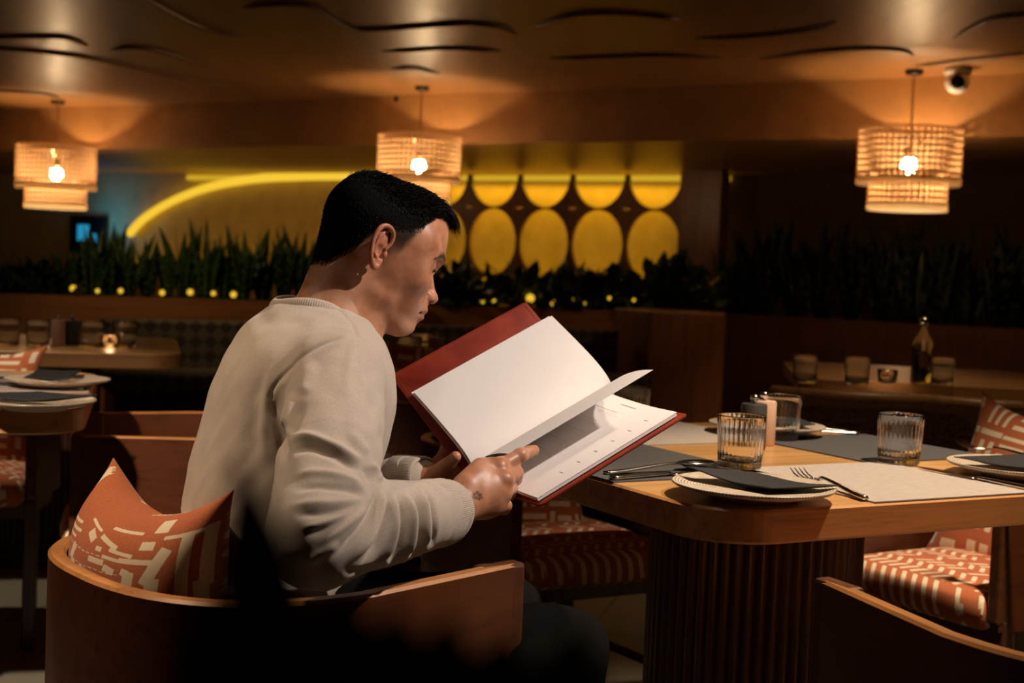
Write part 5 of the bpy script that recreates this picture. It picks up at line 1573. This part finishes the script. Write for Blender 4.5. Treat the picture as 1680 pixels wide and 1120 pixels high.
for k, (p_, lab, lab2) in enumerate(((pl1, 'speckled plate nearest the edge of the left table', 'charcoal napkin under the rim of the plate nearest the left table edge'), (pl2, 'speckled plate at the far side of the left table', 'charcoal napkin lying across the far plate on the left table'))):
    place(plate, 1, p_, k * .7, lab)
    napkin('napkin', [(-.115, .0, .030), (.0, -.095, .027), (.125, -.01, .032), (.0, .06, .030)] if k == 0 else [(-.07, -.09, .028), (.03, -.095, .028), (.05, .09, .034), (-.05, .09, .034)], p_, .25, lab2, .004, .006)
cutlery('k', ATZ(138, 640, zt), ATZ(40, 634, zt), zt, 'steel knife between the two plates on the left table')
cutlery('s', ATZ(134, 634, zt), ATZ(36, 630, zt), zt, 'steel spoon between the two plates on the left table')
cutlery('f', ATZ(146, 662, zt), ATZ(60, 668, zt), zt, 'steel fork in front of the near plate on the left table')
for px, py, lab in ((12, 566, 'tumbler at the left frame edge on the farther left table'), (62, 568, 'second tumbler from the left on the farther left table'), (150, 570, 'tumbler left of the bright candle on the farther left table'), (204, 570, 'tumbler right of the bright candle on the farther left table')):
    place(glass, 1, ATZ(px, py, .751), px * .1, lab)
def candle(p, label, col=(1, .72, .45), s=14):
    t = thing('tea_light', label, 'candle', p, 0, 'glowing tea lights')
    MB().lathe([(.020, 0), (.030, .004), (.034, .045), (.031, .045), (.027, .008), (0, .006)], 24, cap=False).build('holder', M['glass'], t, smooth=True)
    nm = 'candle flame %d' % int(s)
    if nm not in M: M[nm] = emit(nm, col, s)
    MB().lathe([(0, .008), (.012, .010), (.014, .022), (.008, .036), (0, .044)], 14, cap=False).build('flame', M[nm], t, smooth=True)
candle(ATZ(180, 572, .751), 'bright tea light on the farther left table', s=30)
candle(ATZ(1455, 628, .751), 'glowing tea light on the farther right table', s=30)
make_mill(M['pink_ceramic'], 95, 566, 'pale mill on the farther left table', 0)
make_mill(M['dark_ceramic'], 118, 566, 'charcoal mill on the farther left table', 0)
make_mill(M['pink_ceramic'], 714, 596, 'pale mill on the table behind the man', 0)
for px, py, lab in ((670, 597, 'tumbler on the table behind the man, left of the pale mill'), (690, 590, 'tumbler on the table behind the man beside the pale mill')):
    place(glass, 1, ATZ(px, py, .751), .2, lab)
for px, py, lab in ((1405, 632, 'tumbler left of the tea light on the farther right table'), (1545, 630, 'tumbler right of the bottle on the farther right table'), (1320, 628, 'leftmost tumbler on the farther right table')):
    place(glass, 1, ATZ(px, py, .751), .3, lab)
bt = thing('bottle', 'dim clear bottle right of the tea light on the farther right table', 'bottle', ATZ(1511, 628, .751))
MB().lathe([(0, 0), (.033, 0), (.035, .006), (.035, .13), (.030, .15), (.014, .175), (.013, .20), (0, .20)], 24, cap=False).build('body', M['glass'], bt, smooth=True)
MB().lathe([(0, .195), (.015, .195), (.015, .22), (0, .22)], 16, cap=False).build('cap', M['steel'], bt, smooth=True)
# chairs at them
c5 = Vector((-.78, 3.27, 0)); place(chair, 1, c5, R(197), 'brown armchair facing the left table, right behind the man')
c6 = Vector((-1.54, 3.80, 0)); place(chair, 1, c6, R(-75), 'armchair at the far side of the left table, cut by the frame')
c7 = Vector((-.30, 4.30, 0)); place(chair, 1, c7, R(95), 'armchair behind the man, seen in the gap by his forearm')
cushion(c5, R(197), -.15, .02, .655, -12, 'terracotta cushion on the armchair right behind the man', 3)
cushion(c6, R(-75), -.13, .0, .595, -20, 'terracotta cushion on the armchair beyond the left table', 3)
cushion(c7, R(95), -.15, .0, .655, -12, 'terracotta cushion in the gap by the forearm of the man', -3)
M['cane'] = weave('cane mesh', (.30, .19, .09), .7, 160, .5, .6)
M['light_wood'] = wood('honey wood', (.42, .22, .08), .4, .65, 1.5, 'X')
def make_cane():
    t = thing('cane_chair', 'chair', 'chair', (0, 0, 0), 0, 'cane backed chairs')
    arc = lambda z, r: [(-.26 + .10 * (y / .22) ** 2 * .6, y, z) for y in np.linspace(-.22, .22, 15)]
    MB().tube(arc(.735, 0), .022, 8, 1.2).build('top_rail', M['light_wood'], t, smooth=True)
    v = []; f = []
    for z in (.46, .72): v += arc(z, 0)
    for k in range(14): f.append((k, k + 1, 16 + k, 15 + k))
    o = MB().add(v, f).build('cane_panel', M['cane'], t); o.modifiers.new('s', 'SOLIDIFY').thickness = .006
    MB().box((0, 0, .43), (.44, .44, .05), bev=.012).build('seat', M['fabric_dark'], t)
    for s in (1, -1):
        MB().tube([(-.20, s * .22, .74), (-.215, s * .21, .4), (-.22, s * .20, 0)], .017, 8).build('leg', M['light_wood'], t, smooth=True)
        MB().tube([(.19, s * .19, .42), (.19, s * .19, 0)], .017, 8).build('leg', M['light_wood'], t, smooth=True)
    return t
cane = make_cane()
p = AT(1388, 640, 4.0); place(cane, 0, (p.x + .06, 4.25, 0), R(78), 'cane backed chair behind the right tumbler')
p = AT(1640, 640, 3.9); place(cane, 1, (p.x + .06, 4.15, 0), R(70), 'cane backed chair behind the right terracotta cushion')

# ------------------------------------------------------------------ plant right before the camera
pt = thing('planter', 'tall planter right before the camera holding broad leaves', 'planter', (-.04, .225, 0), 0)
m = MB(); m.box((0, -.10, .40), (.62, .02, .80)); m.box((0, .10, .40), (.62, .02, .80)); m.box((-.30, 0, .40), (.02, .18, .80)); m.box((.30, 0, .40), (.02, .18, .80)); m.build('box', M['dark_wood'], pt)
MB().box((0, 0, .75), (.57, .17, .04)).build('soil', M['soil'], pt)
def big_leaf(m, p0, p1, w, bow):
    n = 14; v = []; f = []; d = p1 - p0; sd = d.cross(Vector((0, 1, 0))).normalized()
    for i in range(n + 1):
        u = i / n; ww = w * math.sin(PI * (u * .88 + .06)) ** .8 * (1 - u ** 5) + .0003
        c = p0 + d * u + Vector((0, bow * math.sin(PI * u), 0))
        for k, q in enumerate((-1, -.5, 0, .5, 1)): v.append(c + sd * (ww * q) + Vector((0, abs(q) * ww * .35, 0)))
        for k, q in enumerate((1, .5, 0, -.5, -1)): v.append(c + sd * (ww * q) + Vector((0, abs(q) * ww * .35 + .0012, 0)))
    for i in range(n):
        for k in range(10): f.append((i * 10 + k, i * 10 + (k + 1) % 10, (i + 1) * 10 + (k + 1) % 10, (i + 1) * 10 + k))
    f.append(tuple(range(9, -1, -1))); f.append(tuple(n * 10 + k for k in range(10))); m.add(v, f)
fp = thing('broad_leaf_plant', 'dark green broad leaves right before the camera at bottom centre', 'plant', (-.04, .225, .77))
def leaf(tip, base, D0, D1, w, bow=.01):
    tp_, b0 = AT(*tip, D1), AT(*base, D0); o_ = Vector((-.04, .225, .77))
    m = MB(); big_leaf(m, b0 - o_, tp_ - o_, w, bow); l_ = m.build('leaf', M['leaf'], fp, smooth=True)
    st = MB(); st.tube([Vector((b0.x * .6 - .04 * .4, .225, .772)) - o_, (b0 - o_) * .5 + Vector((0, 0, .0)), b0 - o_], .0016, 6); st.build('stalk', M['leaf2'], l_, smooth=True)
for tip, base, D0, D1, w in (((388, 735), (418, 1290), .225, .22, .0068), ((470, 890), (412, 1330), .23, .225, .0050), ((560, 950), (520, 1350), .23, .215, .0090), ((650, 990), (610, 1380), .225, .22, .0095), ((735, 1000), (700, 1380), .235, .225, .0085), ((340, 1010), (400, 1340), .22, .212, .005), ((830, 1030), (790, 1380), .225, .22, .0085), ((945, 1020), (910, 1380), .225, .22, .0075), ((340, 960), (300, 1380), .225, .22, .006)):
    leaf(tip, base, D0, D1, w)
# ------------------------------------------------------------------ lights
def area(name, loc, target, size, power, col=(1, .72, .45), spread=180, shape='DISK'):
    l = bpy.data.lights.new(name, 'AREA'); l.shape = shape; l.size = size; l.energy = power; l.color = col; l.spread = R(spread)
    o = bpy.data.objects.new(name, l); C.objects.link(o); o.location = loc
    o.rotation_euler = (Vector(target) - Vector(loc)).to_track_quat('-Z', 'Y').to_euler(); return o
def spot(name, loc, target, power, ang_, blend=.4, rad=.04, col=(1, .80, .62)):
    l = bpy.data.lights.new(name, 'SPOT'); l.energy = power; l.spot_size = R(ang_); l.spot_blend = blend; l.shadow_soft_size = rad; l.color = col
    o = bpy.data.objects.new(name, l); C.objects.link(o); o.location = loc
    o.rotation_euler = (Vector(target) - Vector(loc)).to_track_quat('-Z', 'Y').to_euler(); return o
KEY = (1, .85, .73)
spot('menu_downlight', (1.40, 1.66, 2.42), (-.03, 1.92, 1.04), 215, 33, .85, .03, KEY)
spot('seat_downlight', (.02, 1.74, 2.43), (-.20, 1.78, .6), 7, 58, .8, .045, (1, .80, .60))
spot('table_downlight', (1.05, 2.12, 2.42), (.90, 2.28, .75), 245, 63, .7, .04, (1, .78, .54))
spot('aisle_downlight', (-1.15, 1.72, 2.42), (-.56, 1.76, .74), 120, 33, .9, .05, (1, .74, .50))
spot('left_table_downlight', (-1.2, .9, 2.42), (-1.15, 2.92, .66), 400, 36, .7, .05, (1, .80, .60))
spot('rear_left_fill', (-2.0, 4.15, 2.42), (-1.5, 4.05, 0), 60, 50, .8, .05, (1, .80, .58))  # unseen fill lamp, added to brighten the floor at rear left
spot('right_rear_fill', (1.35, 4.1, 2.42), (1.35, 4.45, .7), 22, 60, .8, .05, (1, .70, .40))  # unseen fill lamp, added so the cane chairs and far table show
spot('planter_downlight', (-1.9, 7.3, 2.42), (-1.9, 9.1, .65), 45, 85, .9, .05, (1, .70, .35))
def strip(name, px0, px1, k, z, up, power, wid=.06):
    a0, b0 = on_wall(px0, k), on_wall(px1, k); c0 = (a0 + b0) / 2
    l = bpy.data.lights.new(name, 'AREA'); l.shape = 'RECTANGLE'; l.size = (b0 - a0).length; l.size_y = wid; l.energy = power; l.color = YEL; l.spread = R(80 if up else 150)
    o_ = bpy.data.objects.new(name, l); C.objects.link(o_); o_.location = (c0.x, c0.y, z); o_.rotation_euler = (R(180) if up else 0, 0, ang)
strip('screen_top_light', 700, 1105, K2 - .16, ZS - .06, False, 10)
strip('screen_foot_light', 700, 1105, K2 - .16, .62, True, 5)
strip('arch_foot_light', 200, 660, K2 - .20, .62, True, 4)
sg_ = on_wall(140, K2 - .5); area('screen_glow', (sg_.x, sg_.y, 1.35), (sg_.x + .35, sg_.y + .3, 2.0), .4, 1.8, (.05, .45, 1.0))
w = bpy.data.worlds.new('world'); SC.world = w; w.use_nodes = True
w.node_tree.nodes['Background'].inputs[0].default_value = (.02, .012, .006, 1); w.node_tree.nodes['Background'].inputs[1].default_value = .2
vs = SC.view_settings; vs.view_transform = 'Standard'; vs.look = 'None'; vs.exposure = 0; vs.gamma = 1; vs.use_curve_mapping = False
SC.cycles.use_denoising = True; SC.cycles.max_bounces = 8; SC.cycles.transparent_max_bounces = 8; SC.cycles.sample_clamp_indirect = 6
